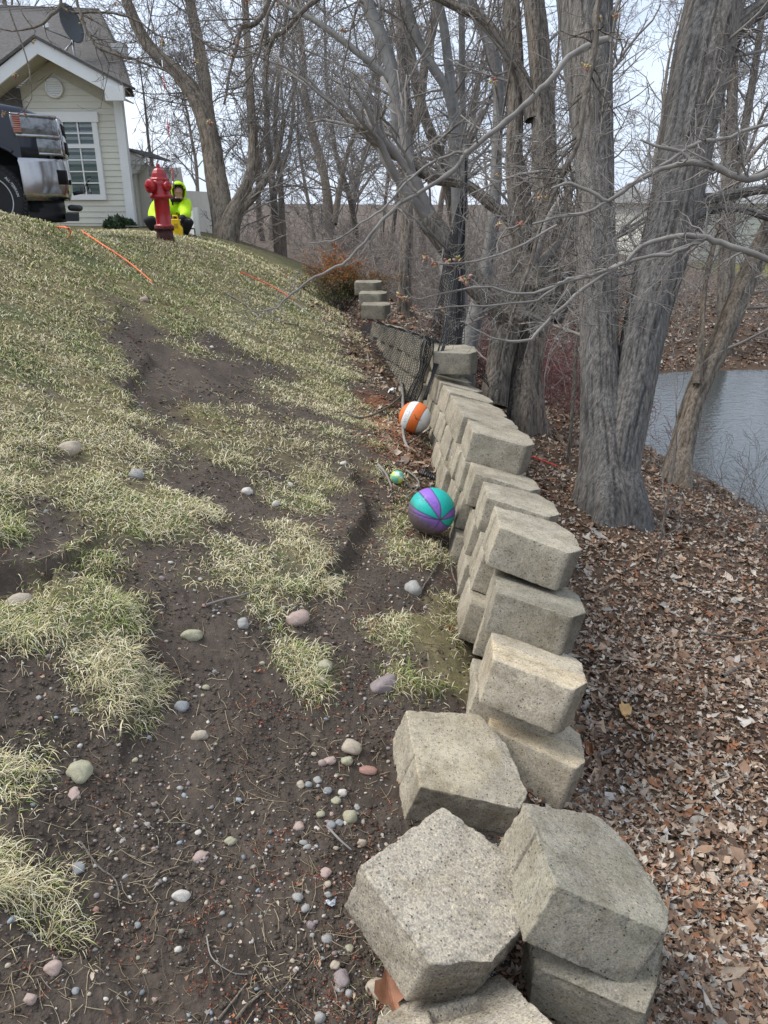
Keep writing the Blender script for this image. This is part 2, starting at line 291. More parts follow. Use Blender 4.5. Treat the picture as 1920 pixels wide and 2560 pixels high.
# ---------------- concrete wall blocks ----------------
def concrete(name,tan,gray,moss=0,coarse=0):
    m=bpy.data.materials.new(name); m.use_nodes=True; n=m.node_tree.nodes; L=m.node_tree.links; b=n['Principled BSDF']
    b.inputs['Roughness'].default_value=.93; b.inputs['Specular IOR Level'].default_value=.2
    tc=n.new('ShaderNodeTexCoord'); oi=n.new('ShaderNodeObjectInfo'); ad=n.new('ShaderNodeVectorMath'); ad.operation='ADD'
    sc_=n.new('ShaderNodeVectorMath'); sc_.operation='SCALE'; sc_.inputs['Scale'].default_value=7; L.new(oi.outputs['Location'],sc_.inputs[0]); L.new(tc.outputs['Object'],ad.inputs[0]); L.new(sc_.outputs['Vector'],ad.inputs[1])
    def noise(s,d=4,r=.6):
        z=n.new('ShaderNodeTexNoise'); z.inputs['Scale'].default_value=s; z.inputs['Detail'].default_value=d; z.inputs['Roughness'].default_value=r; L.new(ad.outputs['Vector'],z.inputs['Vector']); return z.outputs['Fac']
    def ramp(src,st):
        r=n.new('ShaderNodeValToRGB'); e=r.color_ramp.elements
        while len(e)<len(st): e.new(.5)
        for i,(p,c) in enumerate(st): e[i].position=p; e[i].color=(*c,1)
        L.new(src,r.inputs['Fac']); return r.outputs['Color']
    def mix(a,bb,fac,mode='MULTIPLY'):
        x=n.new('ShaderNodeMixRGB'); x.blend_type=mode
        if isinstance(fac,float): x.inputs['Fac'].default_value=fac
        else: L.new(fac,x.inputs['Fac'])
        L.new(a,x.inputs['Color1']); L.new(bb,x.inputs['Color2']); return x.outputs['Color']
    base=ramp(noise(5,4),[(.32,gray),(.62,tan)])
    col=mix(base,ramp(noise(230,2,.7),[(.3,(.58,.57,.58)),(.5,(1,1,1)),(.72,(1.4,1.38,1.3))]),.85)
    vo=n.new('ShaderNodeTexVoronoi'); vo.inputs['Scale'].default_value=190 if coarse else 150; L.new(ad.outputs['Vector'],vo.inputs['Vector'])
    rc=n.new('ShaderNodeSeparateColor'); L.new(vo.outputs['Color'],rc.inputs['Color'])
    col=mix(col,ramp(rc.outputs['Red'],[(0,(1,1,1)),(.80,(1,1,1)),(.83,(.62,.62,.66)),(.95,(.5,.5,.56)),(.97,(1.35,1.32,1.2))]),.75 if coarse else .6)
    if coarse: col=mix(col,ramp(rc.outputs['Blue'],[(0,(.78,.77,.78)),(.5,(1,1,1)),(1,(1.28,1.26,1.18))]),.75)
    pit=n.new('ShaderNodeTexVoronoi'); pit.inputs['Scale'].default_value=75; L.new(ad.outputs['Vector'],pit.inputs['Vector'])
    sp=n.new('ShaderNodeSeparateColor'); L.new(pit.outputs['Color'],sp.inputs['Color'])
    mt=n.new('ShaderNodeMath'); mt.operation='MULTIPLY'; gt=n.new('ShaderNodeMath'); gt.operation='GREATER_THAN'; gt.inputs[1].default_value=.72; L.new(sp.outputs['Green'],gt.inputs[0])
    lt=n.new('ShaderNodeMath'); lt.operation='LESS_THAN'; lt.inputs[1].default_value=.2; L.new(pit.outputs['Distance'],lt.inputs[0]); L.new(gt.outputs[0],mt.inputs[0]); L.new(lt.outputs[0],mt.inputs[1])
    dk=n.new('ShaderNodeRGB'); dk.outputs[0].default_value=(.3,.29,.27,1)
    col=mix(col,dk.outputs[0],mt.outputs[0])
    col=mix(col,ramp(noise(9,5,.7),[(.33,(.68,.66,.61)),(.52,(1,1,1)),(.72,(1.13,1.1,1.02))]),.9)
    col=mix(col,ramp(noise(2.4,6,.75),[(.40,(.76,.74,.70)),(.52,(1,1,1)),(.66,(1.06,1.05,1.02))]),.85)
    if moss: col=mix(col,ramp(noise(6,3),[(.45,(1,1,1)),(.7,(.75,.86,.72))]),float(moss))
    at=n.new('ShaderNodeAttribute'); at.attribute_name='tint'; col=mix(col,at.outputs['Color'],1.0)
    L.new(col,b.inputs['Base Color'])
    bp=n.new('ShaderNodeBump'); bp.inputs['Strength'].default_value=.75; bp.inputs['Distance'].default_value=.003; L.new(noise(260,3,.7),bp.inputs['Height']); L.new(bp.outputs['Normal'],b.inputs['Normal'])
    return m
MC=[concrete('tan_concrete',(.415,.37,.29),(.335,.30,.24)),concrete('grey_concrete',(.345,.312,.25),(.28,.257,.21),.25),concrete('pale_concrete',(.50,.435,.335),(.40,.355,.28)),concrete('pebbly_concrete',(.42,.375,.305),(.35,.315,.26),0,1)]
TP=dict(wt=.1538,xs=.287,wf=.2061,D=.3572,wc=.1,h=.17)
def block_mesh(seed,off=None,res=.012,rough=1.0,stain=None,slot=False):
    D,h=TP['D'],TP['h']
    pts={'A':[0,TP['wt']],'E':[0,-TP['wt']],'N':[TP['xs'],-TP['wf']],'C':[D,-TP['wc']],'F':[D,TP['wc']],'B':[TP['xs'],TP['wf']]}
    if off:
        for k,i in zip('AENCFB',range(6)): pts[k][0]+=off[2*i]; pts[k][1]+=off[2*i+1]
    A_,E_,N_,C_,F_,B_=[np.array(pts[k]) for k in 'AENCFB']
    us=TP['xs']/D; nx,ny,nz=max(6,int(D/res)),max(6,int(.36/res)),max(4,int(h/res))
    # surface grid of the unit box
    key={};V=[];Fc=[]; r=.0045
    gl=lambda n,L_: np.r_[0,r*.35/L_,r/L_,np.linspace(r/L_,1-r/L_,max(3,n-3))[1:-1],1-r/L_,1-r*.35/L_,1]
    gx_,gy_,gz_=gl(nx,D),gl(ny,.36),gl(nz,h); nx,ny,nz=len(gx_)-1,len(gy_)-1,len(gz_)-1
    def vid(i,j,k):
        if (i,j,k) not in key: key[(i,j,k)]=len(V); V.append((gx_[i],gy_[j],gz_[k]))
        return key[(i,j,k)]
    for i in range(nx):
        for j in range(ny):
            Fc.append((vid(i,j,0),vid(i,j+1,0),vid(i+1,j+1,0),vid(i+1,j,0))); Fc.append((vid(i,j,nz),vid(i+1,j,nz),vid(i+1,j+1,nz),vid(i,j+1,nz)))
    for i in range(nx):
        for k in range(nz):
            Fc.append((vid(i,0,k),vid(i+1,0,k),vid(i+1,0,k+1),vid(i,0,k+1))); Fc.append((vid(i,ny,k),vid(i,ny,k+1),vid(i+1,ny,k+1),vid(i+1,ny,k)))
    for j in range(ny):
        for k in range(nz):
            Fc.append((vid(0,j,k),vid(0,j,k+1),vid(0,j+1,k+1),vid(0,j+1,k))); Fc.append((vid(nx,j,k),vid(nx,j+1,k),vid(nx,j+1,k+1),vid(nx,j,k+1)))
    Q=np.array(V); S=np.array([D,.36,h]); P=Q*S; r=.0045
    q=np.clip(P,r,S-r); d=P-q; ln=np.linalg.norm(d,axis=1,keepdims=True); P=np.where(ln>1e-9,q+d/np.maximum(ln,1e-9)*r,P); Qr=P/S
    u,v,ww=Qr.T
    # plan outline: near side E-N-C, far side A-B-F
    def side(a,b,c,u):
        t1=np.clip(u/us,0,1)[:,None]; t2=np.clip((u-us)/(1-us),0,1)[:,None]
        return np.where(u[:,None]<us,a+(b-a)*t1,b+(c-b)*t2)
    nr_=side(E_,N_,C_,u); fr=side(A_,B_,F_,u); xy=nr_*(1-v[:,None])+fr*v[:,None]
    P=np.c_[xy,ww*h]
    me=bpy.data.meshes.new('block'); me.from_pydata(P.tolist(),[],Fc); me.update()
    nrm=np.empty(len(P)*3,np.float32); me.vertices.foreach_get('normal',nrm) if False else me.vertex_normals.foreach_get('vector',nrm); nrm=nrm.reshape(-1,3)
    o=seed*13.7
    split=(sstep(us-.02,us+.05,Q[:,0]))*np.where(abs(Q[:,2]-.5)<.499,1,.25)   # rough split face at the wide end
    edge=((np.minimum(Q[:,0],1-Q[:,0])*D<.02).astype(int)+(np.minimum(Q[:,1],1-Q[:,1])*.36<.02)+(np.minimum(Q[:,2],1-Q[:,2])*h<.02))>=2
    n_=fbm(P*28+o,4,.6); n2=fbm(P*110+o,2)
    disp=.0022*n_*rough+.0009*n2+split*(.006*n_+.004*n2)+edge*(-.003*rough*np.clip(fbm(P*45+o+5,3)+.1,0,1)*2)
    # a saw groove down the narrow end and a shallow chip or two
    tail=Q[:,0]<1e-6; gx=.5+.18*((seed*7%5)/4-.5); groove=np.exp(-((Q[:,1]-gx)*.36/.006)**2)*tail; 
    P=P+nrm*disp[:,None]; P[:,0]+=.006*groove
    for c in range(3):
        rs=np.random.RandomState(seed*5+c); k=rs.choice(np.where(edge)[0]); dd=np.linalg.norm(P-P[k],axis=1); P-=nrm*(.006*np.exp(-(dd/(.012+.012*rs.rand()))**2))[:,None]
    if slot:
        top=Q[:,2]>.999; ins=top&(abs(Q[:,0]-.33)<.09)&(abs(Q[:,1]-.55)<.17); P[ins,2]-=.05
    me.vertices.foreach_set('co',P.astype(np.float32).ravel())
    tint=np.ones((len(P),3))*(1+.05*fbm(P*7+o,3))[:,None]
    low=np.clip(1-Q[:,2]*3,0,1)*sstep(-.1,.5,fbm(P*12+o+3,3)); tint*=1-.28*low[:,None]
    tint*=(1-.48*split*np.where(Q[:,2]<.999,1,0))[:,None]          # split face toned darker than the rest, top left out
    tint[groove>.4]*=.6
    if stain=='cover':   # pale square where another block used to sit
        s=(Q[:,2]>.97)*(1-sstep(-.02,.03,(Q[:,0]-.14)*0+Q[:,1]-.62+.35*(Q[:,0]-.2)))*sstep(.0,.06,Q[:,1]); s=s*(.6+.4*vnoise(P*30+o)); tint=tint*(1+s[:,None]*np.array([.32,.25,.12]))
    if stain=='corner':
        s=(Q[:,2]>.97)*sstep(-.02,.1,(Q[:,1]-.25)*.9-(Q[:,0]-.45)*.8+.15)*(1-sstep(.8,.9,Q[:,0])); tint=tint*(1+s[:,None]*np.array([.22,.19,.12]))
    a=me.color_attributes.new('tint','FLOAT_COLOR','POINT'); c=np.ones((len(P),4),np.float32); c[:,:3]=tint; a.data.foreach_set('color',c.ravel())
    me.polygons.foreach_set('use_smooth',np.ones(len(me.polygons),bool)); me.update()
    return me
def brot(e):
    a,b,c=e; return Matrix.Rotation(a,3,'Z')@Matrix.Rotation(b,3,'Y')@Matrix.Rotation(c,3,'X')
def place_block(me,q,mat,label,group=None):
    if not len(me.materials): me.materials.append(mat)
    o=bpy.data.objects.new('concrete_block',me); C.objects.link(o)
    o.matrix_world=Matrix.Translation(V3(q[:3]))@brot(q[3:]).to_4x4()
    o.material_slots[0].link='OBJECT'; o.material_slots[0].material=mat
    return props(o,label,'concrete block',group)
GB='concrete blocks of the leaning retaining wall'
top={'Q6':(0.443,4.158,-1.324,-0.014,0.234,-0.034),'Q5':(0.417,4.541,-1.339,0.030,0.259,-0.037),'Q4':(0.417,5.005,-1.382,0.047,0.272,-0.030),'Q3':(0.417,5.614,-1.449,0.085,0.265,-0.056),'Q2':(0.387,6.054,-1.481,0.089,0.247,-0.070),'Q1':(0.351,6.541,-1.518,0.115,0.248,-0.059)}
topl={'Q6':'tan block at the open near end of the wall top','Q5':'second block back in the top row, right behind the bared end block',
'Q4':'third block back in the top row of the wall','Q3':'fourth block back in the top row of the wall',
'Q2':'fifth block back in the top row of the wall','Q1':'sixth block back in the top row, in front of the single raised grey block'}
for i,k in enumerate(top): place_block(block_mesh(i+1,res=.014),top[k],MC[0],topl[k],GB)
low={'P3':((0.425,3.832,-1.464,-0.067,0.257,-0.130),None,'second row block just under the bared end block of the wall top',0,None),
'P4':((0.443,3.456,-1.446,-0.093,0.252,-0.103),None,'second row block right beside the purple and teal ball',0,None),
'P5':((0.421,2.959,-1.380,-0.101,0.291,-0.096),None,'speckled block at the near end of the second row, above the steps',0,None),
'P6':((0.405,2.739,-1.569,-0.142,0.234,-0.152),None,'stepped grey block one below the speckled near end block of the second row',1,None),
'P7':((0.343,2.399,-1.660,-0.124,0.277,-0.203),(0.010,-0.017,-0.002,0.001,-0.013,-0.009,-0.005,0.014,0.010,0.010,0.000,0.000),'stepped block with a cream stained top sitting on the lowest standing block',2,'cover'),
'P8':((0.340,2.307,-1.913,-0.199,0.234,-0.218),(-0.001,-0.041,0.004,0.055,0.017,0.015,-0.008,-0.019,-0.003,-0.004,0.000,0.000),'lowest block at the near end of the standing wall, half covered',2,'cover')}
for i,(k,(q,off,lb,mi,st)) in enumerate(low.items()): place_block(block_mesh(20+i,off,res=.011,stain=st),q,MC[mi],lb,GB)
fall={'L':((0.048,2.019,-1.787,0.176,0.307,0.149),(-0.007,0.018,-0.013,0.000,0.029,0.015,0.007,-0.019,-0.009,-0.020,-0.007,0.006),'loose block tilted on the dirt, pale patch on top, behind the pebbly one',0,'corner',False),
'J':((0.002,1.565,-1.673,-0.739,0.297,-0.070),(0.014,-0.002,0.004,-0.010,-0.021,-0.002,0.005,0.019,0.003,-0.006,-0.005,0.000),'large fallen block with coarse pebbly top lying on the dirt in the foreground',3,None,False),
'K':((0.304,1.452,-1.624,0.081,0.454,-0.097),(0.014,-0.009,0.002,-0.004,-0.006,-0.000,-0.006,-0.012,-0.009,0.013,0.005,0.012),'large grey block tipped to the right, resting on another beside the leaves',1,None,False),
'M':((0.344,1.391,-1.874,-0.161,0.013,0.119),(0.010,-0.103,0.029,0.095,-0.007,0.078,-0.041,0.047,0.000,0.000,0.009,-0.121),'pale block under the large tipped grey block at the bottom right of the pile',1,None,False),
'I':((0.175,1.223,-1.932,-1.486,-0.554,0.170),None,'pebbly block with a slot in its top cut off by the bottom of the picture',3,None,True)}
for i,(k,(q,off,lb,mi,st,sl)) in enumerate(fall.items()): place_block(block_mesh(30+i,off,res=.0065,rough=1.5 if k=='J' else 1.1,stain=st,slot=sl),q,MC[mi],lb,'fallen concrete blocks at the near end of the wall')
# rows below the top row: copies half a block along, each one down by a block height
base_me=[block_mesh(40+i,res=.018) for i in range(4)]
def shift(q,dl):
    v=brot(q[3:])@Vector(dl); return (q[0]+v.x,q[1]+v.y,q[2]+v.z,*q[3:])
def avg(a,b): return tuple((x+y)/2 for x,y in zip(a,b))
LOWL='tan block in the lower courses of the leaning wall, only its narrow back end showing towards the balls'
ql=[top['Q%d'%i] for i in (6,5,4,3,2,1)]
rows=[]
r2=[shift(avg(a,b),(.0,0,-.17)) for a,b in zip(ql[:-1],ql[1:])]; r2=[shift(ql[0],(0,-.02,-.17))]+r2+[shift(ql[-1],(0,.15,-.17))]
r3=[shift(a,(0,.0,-.34)) for a in ql]; r3+=[shift(low[k][0],(0,.14,-.17)) for k in('P3','P4','P5')]
r4=[shift(low[k][0],(0,.0,-.34)) for k in('P3','P4','P5')]+[shift(low['P6'][0],(0,.15,-.17)),shift(low['P7'][0],(0,.12,-.17))]
rnd=random.Random(5)
ORD='first second third fourth fifth sixth seventh eighth ninth tenth'.split()
for rn,rw in (('second',r2),('third',r3),('bottom',r4)):
    for i,q in enumerate(rw):
        q=tuple(v+rnd.uniform(-.004,.004) for v in q); place_block(base_me[(i+len(rn))%4],q,MC[0],'tan block, %s from the near end in the %s row under the wall top'%(ORD[i],rn),GB)
# the single raised block, then the stretch of wall under the net and the far steps
def px_block(px,py,d,yaw,label,mat=MC[1],tilt=.1,group=None,me=None):
    p=unp(px,py,d); return place_block(me or base_me[1],(p[0],p[1],p[2],yaw,tilt,0),mat,label,group)
px_block(1078,925,6.25,.02,'single raised grey block on the far end of the top row under the net',MC[1],.0,GB,block_mesh(60,res=.014))
FARL='block of the wall stretch draped in black netting, its back end showing through the mesh'
path=[(1060,858,6.55),(1038,849,6.93),(1017,840,7.33),(996,832,7.75),(975,823,8.2),(955,814,8.65),(936,806,9.1)]
for i,(px,py,d) in enumerate(path):
    p=unp(px,py,d)+np.array([0,0,rnd.uniform(-.015,.015)]); yaw=.15+.04*i
    nr_=3 if i<5 else 2
    for k in range(4):
        q=(p[0]-.035*k,p[1]+.12*(k%2),p[2]-.17*(k+1),yaw,.22,-.03)
        if k>=nr_+1 and i>4: continue
        place_block(base_me[(i+k)%4],q,MC[1 if (i+k)%3 else 0],'%s block back in the %s row of the wall stretch under black netting'%(ORD[i],('top','second','third','bottom')[k]),GB)
for px,py,d,lb in ((905,796,9.7,'lowest of the three far stepped blocks, just past the netted wall'),(899,766,10.1,'middle one of the three far stepped blocks'),(888,737,10.5,'topmost of the three far stepped blocks beside the rusty orange bush')):
    p=unp(px,py,d); place_block(base_me[2],(p[0],p[1]+.1,p[2],-.05,0,0),MC[1],lb,'far stepped blocks by the orange bush')
    
# ---------------- trees ----------------
class Tubes:
    def __init__(s): s.d={}
    def add(s,P,r,n=4):
        P=np.asarray(P,float); s.d.setdefault((len(P),n),[]).append((P,np.broadcast_to(np.asarray(r,float),(len(P),))))
    def arrays(s):
        Vs=[];Fs=[];off=0
        for (m,n),L in s.d.items():
            P=np.stack([a for a,_ in L]); R=np.stack([b for _,b in L]); k=len(L)
            T=np.empty_like(P); T[:,1:-1]=P[:,2:]-P[:,:-2]; T[:,0]=P[:,1]-P[:,0]; T[:,-1]=P[:,-1]-P[:,-2]; T/=np.linalg.norm(T,axis=2,keepdims=True)+1e-12
            D=P[:,-1]-P[:,0]; ref=np.where((np.abs(D[:,2])<.75*np.linalg.norm(D,axis=1))[:,None],[0,0,1.],[1.,0,0])[:,None]
            A=np.cross(T,ref); A/=np.linalg.norm(A,axis=2,keepdims=True)+1e-12; B=np.cross(T,A)
            th=np.arange(n)*2*np.pi/n; V=P[:,:,None]+R[:,:,None,None]*(A[:,:,None]*np.cos(th)[:,None]+B[:,:,None]*np.sin(th)[:,None])
            Vs.append(V.reshape(-1,3)); I=np.arange(k*m*n).reshape(k,m,n); J=np.roll(I,-1,2)
            Fs.append(np.stack([I[:,:-1],J[:,:-1],J[:,1:],I[:,1:]],-1).reshape(-1,4)+off); off+=k*m*n
            if n>=4: Fs.append(I[:,-1].reshape(-1,n)+off-k*m*n)
        return np.concatenate(Vs),Fs
    def obj(s,name,mat,parent=None,smooth=True):
        V,Fs=s.arrays(); return link(name,mesh_np(name,V,Fs,smooth=smooth),mat,parent)
TRM={}
def bark(name,c0,c1,c2,st=(1,1,.1),sc_=48,bump=1.0):
    TRM[name]=M(name+'_furrowed',[(.28,c0),(.5,c1),(.72,c2)],scale=sc_,rough=.95,bump=bump,bscale=sc_*1.6,stretch=st,bdist=.02,spec=.15,attr=True)
    return M(name,[(.28,c0),(.5,c1),(.72,c2)],scale=sc_,rough=.95,bump=bump,bscale=sc_*1.6,stretch=st,bdist=.02,spec=.15)
B_MAPLE=bark('grey_maple_bark',(.06,.054,.049),(.145,.134,.122),(.225,.21,.192))
B_DARK=bark('dark_brown_bark',(.06,.05,.04),(.16,.137,.113),(.25,.22,.185))
B_TAN=bark('tan_ridged_bark',(.085,.066,.048),(.21,.176,.14),(.31,.265,.21))
_B=bark
B_SMOOTH=bark('smooth_grey_bark',(.13,.125,.115),(.2,.195,.185),(.27,.265,.25),st=(1,1,1),sc_=5,bump=.25)
B_TWIG=M('twig_bark',[(.3,(.18,.16,.145)),(.7,(.31,.285,.26))],scale=4,rough=.9)
B_PALE=M('pale_twig_bark',[(.3,(.16,.145,.13)),(.7,(.29,.27,.245))],scale=9,rough=.8)
B_WOOD=M('split_wood',[(.3,(.20,.11,.06)),(.7,(.42,.27,.16))],scale=16,rough=.8,stretch=(1,1,.15),bump=.5)
rg=np.random.RandomState(11)
def unit(v): v=np.asarray(v,float); return v/(np.linalg.norm(v)+1e-12)
def perp(d):
    a=np.cross(d,rg.normal(size=3)); return unit(a)
def branch(T,p,d,L,r,lev,kids,up=.25,wig=.22,rmin=.0022,bend=None):
    """one crooked tapering branch with side branches; kids = how many per level"""
    n={0:8,1:6,2:5,3:4}.get(lev,3); P=[np.array(p,float)]; d=unit(d); st=L/(n-1)
    for i in range(n-1):
        d=unit(d+rg.normal(size=3)*wig+np.array([0,0,up])*(.55 if lev<2 else .3)*st/ max(L,.1)*n/4)
        P.append(P[-1]+d*st)
    P=np.array(P); R=np.maximum(np.linspace(r,r*.35,n),rmin); T.add(P,R,7 if r>.03 else (5 if r>.012 else 3))
    if kids:
        k=kids[0]; k=max(1,int(round(k*rg.uniform(.75,1.25))))
        for t in np.sort(rg.uniform(.18,1,k)):
            f=t*(n-1); i=min(int(f),n-2); q=P[i]+(P[i+1]-P[i])*(f-i); dd=unit(P[i+1]-P[i]); a=rg.uniform(.5,1.05)
            nd=unit(dd*math.cos(a)+perp(dd)*math.sin(a)); branch(T,q,nd,L*rg.uniform(.32,.62)*(1.15-.5*t),R[i]*rg.uniform(.45,.7),lev+1,kids[1:],up,wig*1.15,rmin)
def smooth_line(P,R,n):
    """Catmull-Rom resampling"""
    P=np.asarray(P,float);R=np.asarray(R,float); m=len(P); Q=np.vstack([2*P[0]-P[1],P,2*P[-1]-P[-2]]); ts=np.linspace(0,m-1,n); out=[]
    for t in ts:
        i=min(int(t),m-2); f=t-i; a,b,c,d=Q[i:i+4]; out.append(.5*((2*b)+(c-a)*f+(2*a-5*b+4*c-d)*f*f+(3*b-a-3*c+d)*f**3))
    return np.array(out),np.interp(ts,range(m),R)
def trunk_mesh(P,R,sides=28,step=.05,ridge=.012,flare=True,seed=0,smooth=False):
    L=np.linalg.norm(np.diff(P,axis=0),axis=1).sum(); n=max(12,min(260,int(L/step))); P,R=smooth_line(P,R,n)
    T=np.gradient(P,axis=0); T/=np.linalg.norm(T,axis=1,keepdims=True); ref=np.array([0,1.,0]); A=np.cross(T,ref); A/=np.linalg.norm(A,axis=1,keepdims=True); B=np.cross(T,A)
    s=np.concatenate([[0],np.cumsum(np.linalg.norm(np.diff(P,axis=0),axis=1))]); th=np.arange(sides)*2*np.pi/sides
    rr=R[:,None]*np.ones(sides); tint=np.ones(rr.shape); cs=np.stack(np.broadcast_arrays(np.cos(th)[None]*2.2+seed,np.sin(th)[None]*2.2,s[:,None]*.55),-1).reshape(-1,3)
    rr=rr*(1+.09*fbm(cs,3).reshape(rr.shape))
    if ridge:
        k=R.max()*34; wv=np.stack(np.broadcast_arrays(np.cos(th)[None]*k+seed,np.sin(th)[None]*k,s[:,None]*3.4),-1).reshape(-1,3)
        rd=1-np.abs(fbm(wv,3,.55)).reshape(rr.shape)*4.2; rr=rr+ridge*np.clip(rd,-1,1); tint=.55+.6*sstep(-1.2,.5,rd)
    if flare:
        f=np.exp(-s/.26)[:,None]; lob=1+.6*np.sin(th*5+seed)[None]+.3*np.sin(th*3+2*seed)[None]; rr=rr*(1+.5*f*lob)
    big=fbm(np.stack(np.broadcast_arrays(np.cos(th)[None]*1.3+seed,np.sin(th)[None]*1.3,s[:,None]*1.1),-1).reshape(-1,3),3).reshape(rr.shape); tint=tint*(1+.35*big); tm_=(tint[...,None]*np.stack([1+.08*big,1+0*big,1-.10*big],-1)).reshape(-1,3)
    global _tint; _tint=np.clip(tm_,.1,1.6)
    V=(P[:,None]+rr[...,None]*(A[:,None]*np.cos(th)[None,:,None]+B[:,None]*np.sin(th)[None,:,None])).reshape(-1,3)
    I=np.arange(n*sides).reshape(n,sides); J=np.roll(I,-1,1); q=np.stack([I[:-1],J[:-1],J[1:],I[1:]],-1).reshape(-1,4)
    return V,q,I[-1:],P,R
def px_line(pts,foot=True):
    """pts: (px, py, half width px, depth)"""
    P=[unp(x,y,d) for x,y,w_,d in pts]; R=[w_*d/F for x,y,w_,d in pts]
    if foot:
        b=P[0].copy(); g=float(H0(b[0],b[1])[0]);
        if b[2]-g>.25: P.insert(0,np.array([b[0],b[1],g-.15])); R.insert(0,R[0]*1.12)
        else: P.insert(0,np.array([b[0],b[1],min(b[2],g)-.18])); R.insert(0,R[0]*1.1)
    return P,R
def tree(label,stems,mat,name='bare_tree',twig=B_TWIG,kids=(7,6,4),nb=16,Lb=1.7,group='large trees by the wall and the pond',ridge=.006,sides=40,rmin=.0019,start=.3,seedv=1,up=.22,cat='tree'):
    P0,R0=px_line(stems[0]); base=P0[0]; root=empty(name,base,label,cat,group); T=Tubes(); Vs=[];Qs=[];off=0
    for si,st in enumerate(stems):
        P,R=(P0,R0) if si==0 else px_line(st,foot=st[0][4] if len(st[0])>4 else False)
        big=max(R)>.06
        V,q,cap,Pc,Rc=trunk_mesh(P,R,sides if big else 12,.035 if big else .06,ridge*(1 if big else .4),flare=(si==0),seed=seedv+si); Ts_=[_tint] if si==0 else Ts_+[_tint]
        Vs.append(V);Qs+= [q+off,cap+off] if len(Qs)==0 or True else 0; off+=len(V)
        n=len(Pc); m=max(2,int(nb*(1 if si==0 else .7)))
        for t in rg.uniform(start if si==0 else .12,1,m):
            i=min(int(t*(n-1)),n-2); dd=unit(Pc[i+1]-Pc[i]); a=rg.uniform(.6,1.15); nd=unit(dd*math.cos(a)+perp(dd)*math.sin(a))
            branch(T,Pc[i],nd,Lb*rg.uniform(.5,1.3),max(.006,min(.017,Rc[i]*.26)),1,kids,up,.2,rmin)
        dd=unit(Pc[-1]-Pc[-3]); 
        for _ in range(3): branch(T,Pc[-1],unit(dd+rg.normal(size=3)*.3),Lb*1.6,min(.05,Rc[-1]*.7),0,kids,up,.15,rmin)
    V=np.concatenate(Vs)-base
    # merge polys of like size
    q4=np.concatenate([q for q in Qs if q.shape[1]==4]); caps=[q for q in Qs if q.shape[1]!=4]
    tr=link('trunk',mesh_np('trunk',V,[q4]+caps,np.concatenate(Ts_),smooth=True),TRM[mat.name],root)
    Vc,Fc=T.arrays(); link('crown',mesh_np('crown',Vc-base,Fc,smooth=True),twig,root)
    return root
def S(d,*pts,w=None):
    """stem: (px,py,halfwidth) points at depth d"""
    return [(x,y,h,d) for x,y,h in pts]
# the big two-stemmed maple on the right
t1=tree('large grey maple with two thick stems rising from one flared base',[
 S(6.0,(1524,1255,78),(1521,1180,70),(1514,1100,62),(1503,980,50),(1498,850,46),(1495,700,47),(1488,500,45),(1482,350,48),(1470,180,58),(1460,0,66),(1440,-260,60)),
 S(5.95,(1545,1200,50),(1560,1090,54),(1586,960,52),(1614,810,53),(1645,690,58),(1674,579,60),(1700,450,62),(1722,330,64),(1752,170,67),(1788,0,68),(1850,-260,60)),
 S(5.9,(1745,190,30),(1790,120,26),(1850,60,22),(1935,0,20),(2050,-60,16)),
 S(5.9,(1700,545,26),(1745,505,15),(1800,492,12),(1880,478,10),(1960,470,9)),
 S(5.9,(1705,550,20),(1760,532,9),(1840,520,8),(1920,545,7),(2000,570,5))],B_MAPLE,kids=(6,4,3),nb=9,Lb=.9,ridge=.0045,sides=150,start=.45,seedv=2)
# scars and knots of the big maple are parts of it
tree('slim tan trunk leaning right over the pond edge',[S(7.6,(1690,1195,34),(1705,1120,27),(1740,985,25),(1800,860,26),(1850,740,26),(1890,650,25),(1935,550,24),(2020,350,22)),
 S(7.5,(1742,960,12),(1752,860,8),(1765,700,6),(1800,560,6),(1850,430,5),(1930,330,4))],B_TAN,kids=(5,4),nb=8,Lb=1.3,ridge=.006,start=.4,seedv=4)
tree('dark forked tree behind the wall with a thick broken limb reaching left',[
 S(7.7,(1312,1030,38),(1316,940,36),(1325,850,36),(1345,740,42),(1362,640,34),(1366,560,31),(1363,420,30),(1356,220,28),(1346,100,26),(1335,0,26),(1320,-200,22)),
 S(7.6,(1232,1015,36,),(1245,930,32),(1262,840,34),(1290,760,38),(1320,700,34)),
 S(7.5,(1300,800,34),(1255,770,32),(1200,722,30),(1150,660,29),(1110,600,28),(1068,548,26)),
 S(7.5,(1345,720,20),(1310,640,15),(1280,560,13),(1225,508,14),(1160,460,12),(1084,443,15),(1010,402,10),(928,348,9),(848,273,6)),
 S(7.7,(1330,300,18),(1318,220,16),(1285,160,14),(1245,95,13),(1202,45,12),(1150,20,11),(1065,-25,10)),
 S(7.8,(1300,720,24),(1305,600,26),(1290,500,20),(1284,400,19),(1290,250,19),(1285,100,20),(1275,-20,20),(1260,-200,16)),
 S(7.7,(1385,800,20),(1420,745,13),(1465,712,10),(1540,690,9)),
 S(7.7,(1375,760,14),(1420,690,9),(1470,640,8),(1530,600,6))],B_DARK,kids=(5,4,2),nb=7,Lb=.9,ridge=.006,sides=90,start=.35,seedv=6)
